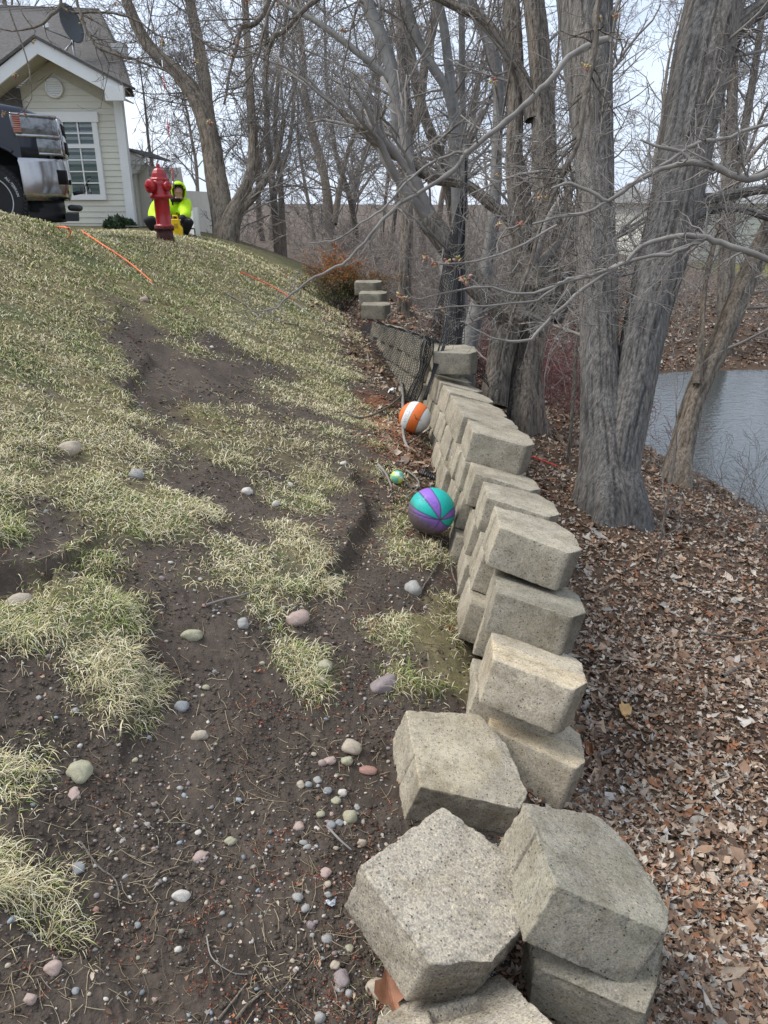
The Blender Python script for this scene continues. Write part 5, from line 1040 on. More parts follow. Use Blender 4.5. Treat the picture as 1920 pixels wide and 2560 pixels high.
# ---------------- black netting ----------------
NET=flat('black_net_cord',(.012,.012,.014),rough=.6)
root=empty('black_netting',unp(1165,390,6.6),'black mesh netting hung from a branch and draped over the far wall','netting'); nb_=unp(1165,390,6.6)
def netsheet(name,fn,nu,nv,r=.0028):
    T=Tubes(); G=np.array([[fn(i/nu,j/nv) for j in range(nv+1)] for i in range(nu+1)])-nb_
    for i in range(nu+1): T.add(G[i],r,3)
    for j in range(nv+1):
        for i in range(0,nu): 
            a=G[i,j]; b=G[i+1,min(nv,j+(i%2))]; T.add([a,(a+b)/2+[0,0,-.006],b],r,3)
    T.obj(name,NET,root)
def hang(u,v):      # hanging panel from the rope knot to the top of the raised block
    x0,x1=(1162,1168) ; 
    w_=v**1.1; px=(1166-2*v)-(110*u)*w_+3*math.sin(9*v+u*7); px+= -18*v*(1-u)*.3; py=395+ (470+60*(1-u)*0+40*u)*v; d=6.6-.25*u*math.sin(v*3)+.05*math.sin(u*14+v*5); return unp(px,py,d)
netsheet('hanging_panel',hang,20,60)
T=Tubes()
for k in range(10):      # gathered cords
    P=[]; o1,o2,ph=rg.normal()*3,rg.normal()*6,rg.uniform(0,6)
    for t in np.linspace(0,1,26): 
        kx=np.interp(t,[0,.25,.5,.75,1],[1166,1155,1140,1110,1062]) if k%2 else np.interp(t,[0,.3,.6,1],[1166,1160,1154,1148]); ky=390+(610 if k%2 else 480)*t
        P.append(unp(kx+o1*t+4*math.sin(ph+t*12)+rg.normal()*.6,ky,6.5-.5*t*(k%2))-nb_)
    T.add(P,0.006 if k<6 else .004,5)
T.obj('gathered_rope',NET,root)
def drape(u,v):      # over the far wall: from the wall top down its left side to the ground
    tx=np.interp(u,[0,.33,.66,1],[1060,1020,975,925]); ty=np.interp(u,[0,.33,.66,1],[850,832,818,802]); d=np.interp(u,[0,1],[6.35,8.8]); bx=np.interp(u,[0,.33,.66,1],[1040,975,930,900]); by=np.interp(u,[0,.33,.66,1],[1000,930,860,822])
    if v<.3: p=unp(tx+60*(1-v/.3)*(1-u*.4),ty+16*(1-v/.3)-4,d+.1); 
    else: t=(v-.3)/.7; p=unp(tx+(bx-tx)*t-2,ty+(by-ty)*t,d-.16-.05*t)
    return p+np.array([0,0,.008*math.sin(u*40+v*22)])
netsheet('draped_panel',drape,38,30,.0023)
def bunch(u,v):
    px=np.interp(v,[0,.4,1],[1072,1062,1030])+26*(u-.5)*(1+.3*math.sin(v*9)); py=850+150*v; return unp(px,py,6.05)+np.array([0,.03*math.sin(u*20),0])
netsheet('bunched_panel',bunch,12,30)
def tail(u,v): px=1150+60*v+14*u; py=905+30*u+ -45*v+50*v*v+30*u*v; return unp(px,py,6.7)
netsheet('trailing_corner',tail,6,14)
# ---------------- cream sided house ----------------
rg=np.random.RandomState(55)
YH=16.5
SIDE=flat('cream_vinyl',(.62,.60,.51),rough=.55,var=.05,scale=3); TRIM=flat('white_trim',(.74,.74,.72),rough=.5,var=.04,scale=4); SHING=M('grey_shingle',[(.3,(.07,.066,.063)),(.55,(.125,.118,.112)),(.75,(.19,.18,.17))],scale=14,rough=.95,stretch=(1,1,6),bump=.6,bdist=.02,bscale=40)
GLASS=bpy.data.materials.new('window_glass'); GLASS.use_nodes=True; _n=GLASS.node_tree.nodes; _l=GLASS.node_tree.links; _o=_n['Material Output']; _n.remove(_n['Principled BSDF']); _g=_n.new('ShaderNodeBsdfGlossy'); _g.inputs['Roughness'].default_value=.03; _t=_n.new('ShaderNodeBsdfTransparent'); _t.inputs['Color'].default_value=(.85,.9,.9,1); _m=_n.new('ShaderNodeMixShader'); _f=_n.new('ShaderNodeFresnel'); _f.inputs['IOR'].default_value=1.6; _l.new(_f.outputs[0],_m.inputs[0]); _l.new(_t.outputs[0],_m.inputs[1]); _l.new(_g.outputs[0],_m.inputs[2]); _l.new(_m.outputs[0],_o.inputs[0])
h=lambda px,py: on_y(px,py,YH)[[0,2]]
base=np.array([-5.0,YH,float(H0(-5,YH)[0])]); house=empty('house',base,'cream sided house with grey shingle roof, white trim gable and tall white window','house')
def hp(mb,name,mat,**k): 
    o=mb.obj(name,mat,house,**k); o.location=V3(-base); return o
# lapped siding as real tilted boards
R_t=h(299,249); R_b=h(341,582); pk=h(124,140); xl=-16.0
zb=R_b[1]-.25
def clip_x(z):      # extent of the gable wall at height z
    xr=R_t[0]-.0
    if z>R_t[1]: xr=pk[0]+(R_t[0]-pk[0])*(pk[1]-z)/(pk[1]-R_t[1]); 
    lz=h(52,218); xl_=xl if z<lz[1]-.1 else pk[0]+(lz[0]-pk[0])*(pk[1]-z)/(pk[1]-lz[1])
    return xl_,xr
mb=MB(); lap=.108; z=zb
while z<pk[1]-.08:
    a0,b0_=clip_x(z); a1,b1_=clip_x(z+lap)
    if b1_>a1+.05: mb.add([(a0,YH-.020,z),(b0_,YH-.020,z),(b1_,YH-.004,z+lap),(a1,YH-.004,z+lap),(a0,YH,z),(b0_,YH,z)],[(0,1,2,3),(0,4,5,1)])
    z+=lap
hp(mb,'siding',SIDE)
mb=MB(); xr=R_b[0]*.5+R_t[0]*.5; mb.prism([(xl,zb),(xr,zb),(xr,R_t[1]),(pk[0],pk[1]),(h(52,218)[0],h(52,218)[1]),(xl,h(52,218)[1])],'y',YH+.01,YH+.12); mb.prism([(xl,YH+.12),(xr-.06,YH+.12),(xr-.06-8*.36,YH+8),(xl,YH+8)],'z',zb,R_t[1]); hp(mb,'wall',SIDE)
mb=MB(); mb.box((xr-.13,YH-.05,zb),(xr+.03,YH+.10,R_t[1])); hp(mb,'corner_trim',TRIM)
# gable rakes, soffit, roof
def rake(p0,p1,wd,y0,y1,mb):
    p0,p1=np.array(p0),np.array(p1); n=unit([-(p1-p0)[1],(p1-p0)[0]]); n=n if n[1]>0 else -n; q=[p0,p1,p1-n*wd,p0-n*wd]; mb.prism([tuple(a) for a in q],'y',y0,y1)
def chev(mb,pk,l,r,wd,y0,y1):
    pk,l,r=np.array(pk),np.array(l),np.array(r); dn=np.array([0,-wd]); mb.prism([tuple(a) for a in (l+dn,pk+dn,pk,l)],'y',y0,y1); mb.prism([tuple(a) for a in (pk+dn,r+dn,r,pk)],'y',y0,y1)
pk_o=h(123,112); rt_e=h(331,226); lf_e=h(-4,214)
mb=MB(); chev(mb,pk_o,lf_e,rt_e,.24,YH-.62,YH-.57); a=h(290,240);b=h(331,225); mb.box((a[0],YH-.66,rt_e[1]-.24),(rt_e[0]+.02,YH-.563,rt_e[1]+.0)); hp(mb,'rake_board',TRIM)
mb=MB(); pk_i=pk_o-np.array([0,.21]); chev(mb,pk_i,lf_e-np.array([0,.21]),rt_e-np.array([0,.21]),.025,YH-.57,YH+.0); chev(mb,pk_i-np.array([0,.05]),h(52,222),h(299,249),.2,YH-.045,YH-.021); hp(mb,'soffit',flat('soffit_cream',(.42,.39,.31)))
mb=MB(); chev(mb,pk_o+np.array([0,.055]),lf_e+np.array([-.05,.055]),rt_e+np.array([.03,.055]),.052,YH-.66,YH+.1)
# main roof behind: slope seen from the front
YR=YH+5.0
A=on_y(-120,8,YR); B=on_y(247,21,YR); Cc=on_y(303,130,YH+2.6); D=on_y(331,223,YH+.16); E_=on_y(-300,223,YH+.16); 
mb.add([E_,D,Cc,B,A,E_+[0,.1,-.12],D+[0,.1,-.12],Cc+[0,.1,-.12],B+[0,.1,-.12],A+[0,.1,-.12]],[(0,1,2,3,4),(9,8,7,6,5),(0,5,6,1),(1,6,7,2),(2,7,8,3),(3,8,9,4),(4,9,5,0)])
for k in range(46):     # shingle courses as thin raised steps
    t=k/46; p=E_*(1-t)+A*t; 
    if t<.5: q=D*(1-t*2)+Cc*t*2
    else: q=Cc*(2-2*t)+B*(2*t-1)
    u=unit((A-E_)); nn=unit(np.cross(q-p,u)); nn=nn if nn[2]>0 else -nn; L_=np.linalg.norm(A-E_)/46
    mb.add([p+nn*.022,q+nn*.022,q+u*L_+nn*.006,p+u*L_+nn*.006,p,q],[(0,1,2,3),(0,4,5,1)])
roof=hp(mb,'roof',SHING)
mb=MB(); b=on_y(305,128,YH+2.55); mb.box((b[0]-.15,YH+2.3,b[2]-.12),(b[0]+.12,YH+2.6,b[2]+.12)); hp(mb,'roof_return',TRIM)
# lower shingled skirt wall at the left under the eave
mb=MB(); a=h(-60,222); b=h(58,262); mb.box((a[0],YH-.08,b[1]-.3),(b[0],YH-.03,a[1])); hp(mb,'shingle_panel',SHING)
# round gable vent
vc=h(138,221); rv=.17; Mv=Matrix.Translation((vc[0],YH-.03,vc[1]))@Matrix.Rotation(math.pi/2,4,'X'); mb=MB(); mb.lathe([(rv*1.0,-.01),(rv*1.0,.05),(rv*.84,.055),(rv*.80,.02)],28,Mv)
for i in range(-3,4):
    zz=i*rv*.22; hw=math.sqrt(max(.0,(rv*.8)**2-zz*zz)); mb.box((vc[0]-hw,YH-.065,vc[1]+zz-.012),(vc[0]+hw,YH-.03,vc[1]+zz+.014))
hp(mb,'gable_vent',TRIM)
# window
wl,wr=h(100,400)[0],h(262,490)[0]; wl=h(96,300)[0]; 
zt=h(235,306)[1]; zm1=h(235,361)[1]; zm2=h(235,371)[1]; zlow=h(262,486)[1]; wr=(h(231,330)[0]+h(254,460)[0])/2; wl=wr-1.42
mb=MB(); t=.10
mb.box((wl-t,YH-.07,zlow-t),(wr+t,YH-.01,zlow)); mb.box((wl-t,YH-.07,zlow),(wl,YH-.01,zt)); mb.box((wr,YH-.07,zlow),(wr+t,YH-.01,zt)); mb.box((wl-t-.04,YH-.09,zt),(wr+t+.04,YH-.01,zt+.17)); mb.box((wl,YH-.072,zm2),(wr,YH-.012,zm1)); win=hp(mb,'window',TRIM)
mb=MB(); nc=5
for (z0,z1,nr_) in ((zm1,zt,2),(zlow,zm2,4)):
    for i in range(1,nc): x=wl+(wr-wl)*i/nc; mb.box((x-.013,YH-.052,z0),(x+.013,YH-.03,z1))
    for j in range(1,nr_): z=z0+(z1-z0)*j/nr_; mb.box((wl,YH-.054,z-.012),(wr,YH-.032,z+.012))
o=mb.obj('window_grille',TRIM,win)
mb=MB(); mb.box((wl,YH-.026,zlow),(wr,YH-.022,zt)); mb.obj('pane',GLASS,win)
mb=MB(); mb.box((wl,YH-.012,zlow),(wr,YH-.006,zm2-.32*(zm2-zlow)*0-.12)); mb.obj('curtain',flat('pale_curtain',(.42,.46,.44),var=.1,scale=2),win)
mb=MB(); mb.box((wl,YH-.013,zm1),(wr,YH-.007,zt)); mb.box((wl,YH-.0135,zm2-.12),(wr,YH-.0075,zm2)); mb.obj('dark_interior',flat('dark_room',(.02,.024,.028),var=.4,scale=2),win)
# downspout / porch at the right side
mb=MB(); a=on_y(319,372,YH+.9); b=on_y(363,394,YH+.9); c=on_y(361,412,YH+.9); d=on_y(322,400,YH+.9); mb.prism([(a[0]-.1,a[2]),(b[0],b[2]),(c[0],c[2]),(a[0]-.1,c[2]+.02)],'y',YH+.85,YH+.90); mb.prism([(a[0]-.1,c[2]+.015),(c[0]-.01,c[2]-.0),(on_y(340,432,YH+.9)[0],on_y(340,432,YH+.9)[2]),(a[0]-.1,on_y(330,440,YH+.9)[2])],'y',YH+.9,YH+2.4); hp(mb,'porch_gable',TRIM)
mb=MB(); mb.prism([(a[0]-.1,a[2]+.04),(b[0]+.03,b[2]+.03),(b[0]+.03,b[2]-.0),(a[0]-.1,a[2]+.0)],'y',YH+.8,YH+3); hp(mb,'porch_roof',SHING)
mb=MB(); a=on_y(327,405,YH+1); b=on_y(352,583,YH+1); mb.box((b[0]-.22,YH+1.0,b[2]-.2),(b[0]+.0,YH+1.2,a[2])); mb.box((xr+.03,YH+1.25,b[2]-.2),(b[0]-.22,YH+1.3,a[2])); hp(mb,'porch_post',flat('porch_cream',(.62,.60,.52),var=.05))
# white cat with dark patches sitting inside the window
def skin_obj(name,verts,edges,radii,mat,parent=None,root=0,sub=2,loc=None):
    me=bpy.data.meshes.new(name); me.from_pydata([tuple(map(float,v)) for v in verts],edges,[]); o=link(name,me,mat,parent,loc)
    sk=o.modifiers.new('skin','SKIN'); sk.use_smooth_shade=True; sk.branch_smoothing=.5
    for i,r in enumerate(radii):
        rr=r if hasattr(r,'__len__') else (r,r); me.skin_vertices[0].data[i].radius=rr; me.skin_vertices[0].data[i].use_root=(i==root)
    ss=o.modifiers.new('sub','SUBSURF'); ss.levels=sub; ss.render_levels=sub
    return o
# ---------------- pickup ----------------
TZ=-.415; TO=np.array([-3.72,9.98,TZ+.03]); TH=math.radians(20)
truck=empty('pickup_truck',TO,'dark blue pickup with chrome bumper parked on the crest of the lawn','truck',None,TH); truck.scale=(.92,.92,.92)
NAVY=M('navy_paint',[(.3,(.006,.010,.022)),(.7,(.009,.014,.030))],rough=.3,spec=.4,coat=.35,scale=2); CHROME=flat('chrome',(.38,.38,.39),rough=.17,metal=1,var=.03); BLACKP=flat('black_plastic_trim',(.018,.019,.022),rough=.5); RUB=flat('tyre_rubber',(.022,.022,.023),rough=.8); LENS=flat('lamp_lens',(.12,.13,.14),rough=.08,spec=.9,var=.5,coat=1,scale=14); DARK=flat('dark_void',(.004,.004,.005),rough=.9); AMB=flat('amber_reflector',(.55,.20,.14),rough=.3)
# local frame: +X forward, -Y towards the camera side, Z up, origin under the front bumper
W=1.0
planx=lambda a:-.0-.09*a*a-.42*max(0,(a-.70)/.30)**2.0
def plan(x_back,n=24,inset=0):     # plan curve across the nose, from right (-Y) to left
    P=[]
    for i in range(n+1):
        y=-W+2*W*i/n; a=abs(y)/W; x=planx(a); P.append((x-inset,y))
    return P
def sweep(prof_fn,zs,thick=.03,yr=(-1,1)):
    mb=MB(); P=[p for p in plan(0) if yr[0]*W-1e-6<=p[1]<=yr[1]*W+1e-6]; n=len(P); V=[];Fc=[]
    for z in zs:
        dx,sy=prof_fn(z)
        for x,y in P: V.append((x+dx,y*sy,z))
    for z in zs[::-1]:
        dx,sy=prof_fn(z)
        for x,y in P: V.append((x+dx-thick,y*sy*.985,z))
    m=2*len(zs)
    for j in range(m):
        for i in range(n-1): Fc.append((j*n+i,j*n+i+1,((j+1)%m)*n+i+1,((j+1)%m)*n+i))
    Fc.append([j*n for j in range(m)]); Fc.append([j*n+n-1 for j in range(m)][::-1])
    mb.add(V,Fc,True); return mb
# body: side profile with wheel arches, extruded and rounded
def arc(cx,cz,r,a0,a1,n=14): return [(cx+r*math.cos(math.radians(a0+(a1-a0)*i/n)),cz+r*math.sin(math.radians(a0+(a1-a0)*i/n))) for i in range(n+1)]
prof=[(-.22,.86),(-.16,1.0),(-.17,1.25),(-.24,1.36),(-.42,1.43),(-.9,1.50),(-1.75,1.55),(-2.35,2.02),(-2.6,2.06),(-4.3,2.04),(-4.45,1.50),(-6.35,1.48),(-6.38,.62),(-5.55,.62)]+arc(-5.05,.45,.50,20,160)+[(-4.5,.55),(-1.65,.55)]
prof=prof[:-2]+[(-5.6,.6)] if False else prof
prof=[(-.22,.86),(-.16,1.0),(-.17,1.25),(-.24,1.36),(-.42,1.43),(-.9,1.50),(-1.75,1.55),(-2.35,2.02),(-2.6,2.06),(-4.3,2.04),(-4.45,1.50),(-6.35,1.48),(-6.38,.62)]+[p for p in arc(-5.15,.42,.52,160,20)]+arc(-.93,.42,.60,165,42)+[(-.5,.88)]
mb=MB(); st_=[-.985,-.955,-.90,-.82,-.72,-.5,-.25,0,.25,.5,.72,.82,.90,.955,.985]; V=[];n=len(prof)
for y in st_:
    e_=max(0,(abs(y)-.88)/.105)
    for x,z in prof: V.append((min(x,planx(abs(y))-.03-(.10*max(0,z-1.1) if x>-.5 else 0)),y,z-(.05*e_**2 if z>1.2 and x>-2 else 0)-(.03*y*y if z>1.2 else 0)))
Fc=[(j*n+i,j*n+(i+1)%n,(j+1)*n+(i+1)%n,(j+1)*n+i) for j in range(len(st_)-1) for i in range(n)]+[list(range(n))[::-1],[(len(st_)-1)*n+i for i in range(n)]]
mb.add(V,Fc); bo=mb.obj('body',NAVY,truck)
for p in bo.data.polygons: p.use_smooth=len(p.vertices)==4
for y0,y1 in ((-W-.015,-W+.06),(W-.06,W+.015)): mb=MB(); mb.prism(arc(-.93,.42,.645,168,56)+arc(-.93,.42,.60,56,168),'y',y0,y1); mb.obj('wheel_arch_flare',NAVY,truck,bevel=.012)
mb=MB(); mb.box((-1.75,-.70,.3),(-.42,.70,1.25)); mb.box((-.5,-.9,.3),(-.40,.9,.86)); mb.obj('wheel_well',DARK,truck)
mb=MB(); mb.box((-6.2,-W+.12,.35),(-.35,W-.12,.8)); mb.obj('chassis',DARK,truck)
mb=MB(); mb.prism([(-2.36,1.6),(-2.62,1.98),(-4.2,1.96),(-4.3,1.6)],'y',-W-.0,W+.0); mb.obj('side_window',flat('tinted_glass',(.01,.012,.014),rough=.05,spec=.9),truck,bevel=.01)
sweep(lambda z:(0.0+(-.02 if z>.8 else 0)-(.55-min(z,.55))*.35,1.0),[.42,.50,.56,.72,.84,.88]).obj('bumper',CHROME,truck)
sweep(lambda z:(-.12-.02*(z-.2),.93),[.17,.25,.36,.46]).obj('air_dam',BLACKP,truck)
mb=MB(); mb.box((-.12,-.9,.19),(.03,.9,.27)); mb.tube([(-.05,-.80,.34),(.05,-.55,.33),(.06,.55,.33),(-.05,.8,.34)],.035,8); mb.tube([(.0,-.45,.50),(.10,-.44,.52),(.11,-.38,.56)],.022,8); mb.obj('tow_bar',BLACKP,truck,bevel=.0)
HL=lambda e:(lambda z:(-.012+e-.10*max(0,z-1.1),.995))
for sg in (-1,1):
    yr=lambda a,b:(a,b) if sg<0 else (-b,-a)
    hl=sweep(HL(0),[1.10,1.2,1.33],yr=yr(-1,-.66)).obj('headlight',LENS,truck); sweep(HL(0),[.93,1.0,1.10],yr=yr(-.95,-.66)).obj('lower_lens',LENS,hl)
    fr=MB()
    for z0,z1,a,b in ((1.315,1.345,-1,-.62),(1.10,1.13,-1,-.62),(.915,.94,-.96,-.62),(.94,1.33,-.70,-.60),(.94,1.12,-.97,-.925),(1.12,1.33,-1.0,-.985),(1.12,1.33,-.90,-.86)):
        m_=sweep(HL(.008),[z0,(z0+z1)/2,z1],yr=yr(a,b)); 
        if len(m_.v)>=8: fr.add(m_.v,m_.f,True)
    fr.obj('lamp_bezel',CHROME,hl)
mb=MB()
for i in range(8): 
    z=1.15+i*.022; mb.box((-.535,-W-.002,z),(-.455,-W+.04,z+.011))
mb.obj('side_marker',AMB,truck)
sweep(lambda z:(-.0-.10*max(0,z-1.1),.99),[.92,1.0,1.12,1.25,1.34],yr=(-.62,.62)).obj('grille_surround',CHROME,truck)
for z0,z1 in ((.95,1.08),(1.16,1.28)):
    sweep(lambda z:(+.012-.10*max(0,z-1.1),.99),[z0,(z0+z1)/2,z1],yr=(-.55,.55)).obj('grille_opening',DARK,truck)
sweep(lambda z:(.006,1.0),[.60,.68,.76],yr=(-.84,-.60)).obj('fog_lamp_opening',DARK,truck); sweep(lambda z:(.006,1.0),[.60,.68,.76],yr=(.60,.84)).obj('fog_lamp_opening',DARK,truck)
def wheel(x,y,side):
    Mw=Matrix.Translation((x,y,.42))@Matrix.Rotation(math.pi/2*side,4,'X'); mb=MB(); mb.lathe([(.27,-.13),(.33,-.15),(.40,-.135),(.42,-.10),(.42,.10),(.40,.135),(.33,.15),(.27,.13)],56,Mw)
    for i in range(56):
        a=2*math.pi*i/56; Mt=Mw@Matrix.Rotation(a,4,'Z'); s_=.03*((i%2)*2-1); mb.box((.415,s_-.05,-.016),(.432,s_+.05,.016),Mt@Matrix.Rotation(.35*((i%2)*2-1),4,'X')); mb.box((.385,-.013,.115),(.412,.013,.15),Mt)
    t=mb.obj('wheel',RUB,truck)
    mb=MB(); mb.lathe([(.10,.05),(.255,.03),(.262,.13),(.275,.135),(.278,.05),(.27,-.12),(.24,-.12),(.24,0)],40,Mw)
    for i in range(8): Mt=Mw@Matrix.Rotation(2*math.pi*i/8,4,'Z'); mb.prism([(.05,-.03),(.255,-.022),(.255,.022),(.05,.03)],'z',0,.01); V=mb.v[-8:]; mb.v[-8:]=[tuple(Mt@Vector((p[0],p[1],.09+(p[2]>.005)*.035))) for p in V]
    mb.lathe([(.001,.13),(.06,.13),(.075,.09),(.075,.05)][::-1],20,Mw); mb.obj('rim',flat('alloy',(.45,.45,.46),rough=.3,metal=.8),t)
    return t
wh=wheel(-.93,-.86,1); wheel(-.93,.86,-1); wheel(-5.15,-.86,1); wheel(-5.15,.86,-1)
# white lettering round the tyre
tmw=text_mesh('ALL-TERRAIN',.040,res=2)
subdiv_long(tmw,.02)
for v in tmw.vertices:
    x,y=v.co.x,v.co.y; rr=.335+y; a=math.radians(28)-x/.335
    v.co=Vector((-.93+rr*math.cos(a),-.86-.152,.42+rr*math.sin(a)))
link('tyre_lettering',tmw,flat('white_rubber',(.7,.7,.7)),wh)
sweep(lambda z:(.02,1.0),[.60,.66],yr=(-.55,-.45)).obj('bumper_step',BLACKP,truck)

# ---------------- hydrant ----------------
hb=ground_at(414,603); hyd=empty('fire_hydrant',hb,'red fire hydrant with dark bolted base standing on the crest of the grass','fire hydrant')
RED=M('hydrant_red',[(.3,(.30,.008,.012)),(.7,(.42,.014,.018))],scale=9,rough=.38,spec=.5,coat=.3); MAROON=M('hydrant_base_rust',[(.3,(.045,.018,.016)),(.7,(.10,.035,.03))],scale=20,rough=.7,bump=.3)
mb=MB(); mb.lathe([(.105,-.15),(.104,.05),(.100,.14)],28); mb.lathe([(.118,.14),(.118,.165)],28)
for i in range(8): a=i*math.pi/4+.2; mb.lathe([(.012,.125),(.012,.18)],6,Matrix.Translation((.108*math.cos(a),.108*math.sin(a),0)))
mb.obj('base_pipe',MAROON,hyd)
mb=MB(); mb.lathe([(.115,.165),(.115,.188),(.098,.195),(.092,.21),(.092,.485),(.10,.495),(.138,.50),(.138,.53),(.125,.545),(.115,.56),(.108,.60),(.112,.66),(.112,.70)],32); mb.obj('barrel',RED,hyd)
mb=MB()
for i in range(8):
    a=i*math.pi/4
for j,(r,z) in enumerate([(.118,.70),(.118,.72),(.098,.73),(.088,.78),(.070,.815),(.045,.835),(.028,.84)]): pass
mb.lathe([(.118,.70),(.118,.72),(.099,.73),(.088,.78),(.070,.815),(.045,.835),(.028,.84)],8,smooth=False); mb.obj('bonnet',RED,hyd,bevel=.004)
mb=MB(); mb.lathe([(.024,.84),(.020,.87),(.016,.885)],5,smooth=False); mb.obj('operating_nut',RED,hyd)
def nozzle(azi,r,L_,zc):
    Mn=Matrix.Translation((0,0,zc))@Matrix.Rotation(azi,4,'Z')@Matrix.Rotation(math.pi/2,4,'Y'); mb=MB(); mb.lathe([(r*.85,.06),(r*.85,L_-.05),(r,L_-.045),(r,L_),(r*.9,L_+.008),(r*.35,L_+.012)],24,Mn); n=mb.obj('nozzle_cap',RED,hyd); mb=MB(); mb.lathe([(r*.32,L_+.008),(r*.26,L_+.045)],5,Mn,smooth=False); mb.obj('cap_nut',RED,n)
nozzle(math.radians(-128),.078,.165,.635); nozzle(math.radians(-35),.055,.15,.635); nozzle(math.radians(142),.055,.15,.635)
# marker rod with red and white bands
MWHT=flat('rod_white',(.7,.7,.7)); MREDR=flat('rod_red',(.6,.03,.03)); d_=hb[1]*cp-hb[2]*sp
a=unp(433,458,d_+.05)-hb; b=unp(405,150,d_+.05)-hb
for i in range(8):
    p=a+(b-a)*i/8; q=a+(b-a)*(i+1)/8; mb=MB(); mb.tube([p,q],.0055,6); mb.obj('marker_rod',MREDR if i%3==0 else MWHT,hyd)
mb=MB(); mb.tube([a+[0,0,-.05],a+[0,0,.02]],.014,8); mb.obj('rod_clip',flat('steel',(.4,.4,.4),metal=.8,rough=.4),hyd)

# ---------------- crouching worker ----------------
DP=13.2
pb=unp(446,590,DP); pb[2]=float(H0(pb[0],pb[1])[0])+.0
HV=flat('hi_vis_yellow',(.50,.80,.005),rough=.7,var=.08,scale=9); BLK=flat('black_fabric',(.014,.014,.018),rough=.85); SKIN=flat('skin',(.50,.29,.22),rough=.55)
def wp(px,py,dd=0.0): return unp(px,py,DP+dd)-pb      # place relative to the feet
zz=lambda p,dx=0,dy=0,dz=0: np.array(p)+[dx,dy,dz]
pel=wp(434,562,.28); chest=wp(434,515,.12); neck=wp(440,494,.0); head=wp(446,480,-.10); crown=wp(447,466,-.06)
shL=wp(392,512,.1); elL=wp(382,543,-.08); wrL=wp(428,556,-.36); haL=wp(433,556,-.42)
shR=wp(458,508,.05); elR=wp(466,538,-.12); wrR=wp(452,550,-.36); haR=wp(449,553,-.42)
hipL=zz(pel,-.11,0,-.02); hipR=zz(pel,.11,0,-.02); knL=wp(368,548,-.32); knR=wp(472,552,-.32); anL=wp(396,583,.02); anR=wp(460,584,.02); toL=zz(anL,-.02,-.22,-.04); toR=zz(anR,.03,-.22,-.04)
man=empty('person',pb,'person crouching behind the red hydrant in a hooded fluorescent yellow jacket and black trousers','person')
skin_obj('body',[pel,chest,neck,head,crown,hipL,hipR,knL,knR,anL,anR,toL,toR,shL,elL,wrL,shR,elR,wrR],[(0,1),(1,2),(2,3),(3,4),(0,5),(0,6),(5,7),(6,8),(7,9),(8,10),(9,11),(10,12),(1,13),(13,14),(14,15),(1,16),(16,17),(17,18)],
 [(.15,.12),(.16,.12),.05,(.085,.10),(.07,.08),.10,.10,.072,.072,.05,.05,.045,.045,.07,.05,.034,.07,.05,.034],SKIN,man)
skin_obj('trousers',[pel,hipL,hipR,knL,knR,anL,anR],[(0,1),(0,2),(1,3),(2,4),(3,5),(4,6)],[(.18,.16),.13,.13,.105,.105,.075,.075],BLK,man)
skin_obj('boot',[zz(anL,0,.04,-.04),anL,toL],[(0,1),(1,2)],[.06,.06,.052],BLK,man,1); skin_obj('boot',[zz(anR,0,.04,-.04),anR,toR],[(0,1),(1,2)],[.06,.06,.052],BLK,man,1)
jk=skin_obj('jacket',[zz(pel,0,-.02,.08),chest,neck,shL,elL,(elL+wrL)/2,shR,elR,(elR+wrR)/2],[(0,1),(1,2),(1,3),(3,4),(4,5),(1,6),(6,7),(7,8)],[(.22,.18),(.24,.18),.10,.13,.10,.085,.125,.10,.085],HV,man)
skin_obj('cuff',[(elL+wrL)/2,wrL],[(0,1)],[.074,.055],BLK,jk); skin_obj('cuff',[(elR+wrR)/2,wrR],[(0,1)],[.074,.055],BLK,jk)
mb=MB(); zm=Matrix.Translation(V3(zz(chest,.03,-.15,-.02)))@Matrix.Rotation(.25,4,'X'); mb.box((-.012,-.012,-.16),(.012,.0,.16),zm); mb.obj('zip',BLK,jk)
mb=MB(); mb.lathe([(.104,-.015),(.106,0),(.104,.015)],16,Matrix.Translation(V3((shR+elR)/2))@Matrix.Rotation(.3,4,'X')); mb.obj('reflective_band',flat('silver_tape',(.6,.6,.6)),jk)
# collar, hood with open face
mb=MB(); mb.lathe([(.10,-.07),(.115,-.02),(.10,.03)],16,Matrix.Translation(V3(zz(neck,.02,-.04,.0)))); mb.obj('collar',BLK,jk)
bm=bmesh.new(); bmesh.ops.create_uvsphere(bm,u_segments=28,v_segments=18,radius=1)
fdir=unit([.22,-1,-.35])
for v in list(bm.verts):
    if np.dot(v.co[:],fdir)>.56: bm.verts.remove(v)
for v in bm.verts: v.co=Vector((v.co.x*.128,v.co.y*.145,v.co.z*.15+.015*(v.co.z>0)))
for f in bm.faces: f.smooth=True
me=bpy.data.meshes.new('hood'); bm.to_mesh(me); bm.free(); o=link('hood',me,HV,man,zz(head,0,.03,.01)); sl=o.modifiers.new('t','SOLIDIFY'); sl.thickness=.012
bm=bmesh.new(); bmesh.ops.create_uvsphere(bm,u_segments=28,v_segments=18,radius=1)
for v in list(bm.verts):
    dd=np.dot(v.co[:],fdir)
    if dd>.52 or dd<-.2: bm.verts.remove(v)
for v in bm.verts: v.co=Vector((v.co.x*.118,v.co.y*.133,v.co.z*.138))
me=bpy.data.meshes.new('hood_lining'); bm.to_mesh(me); bm.free(); o=link('hood_lining',me,BLK,man,zz(head,0,.03,.005))
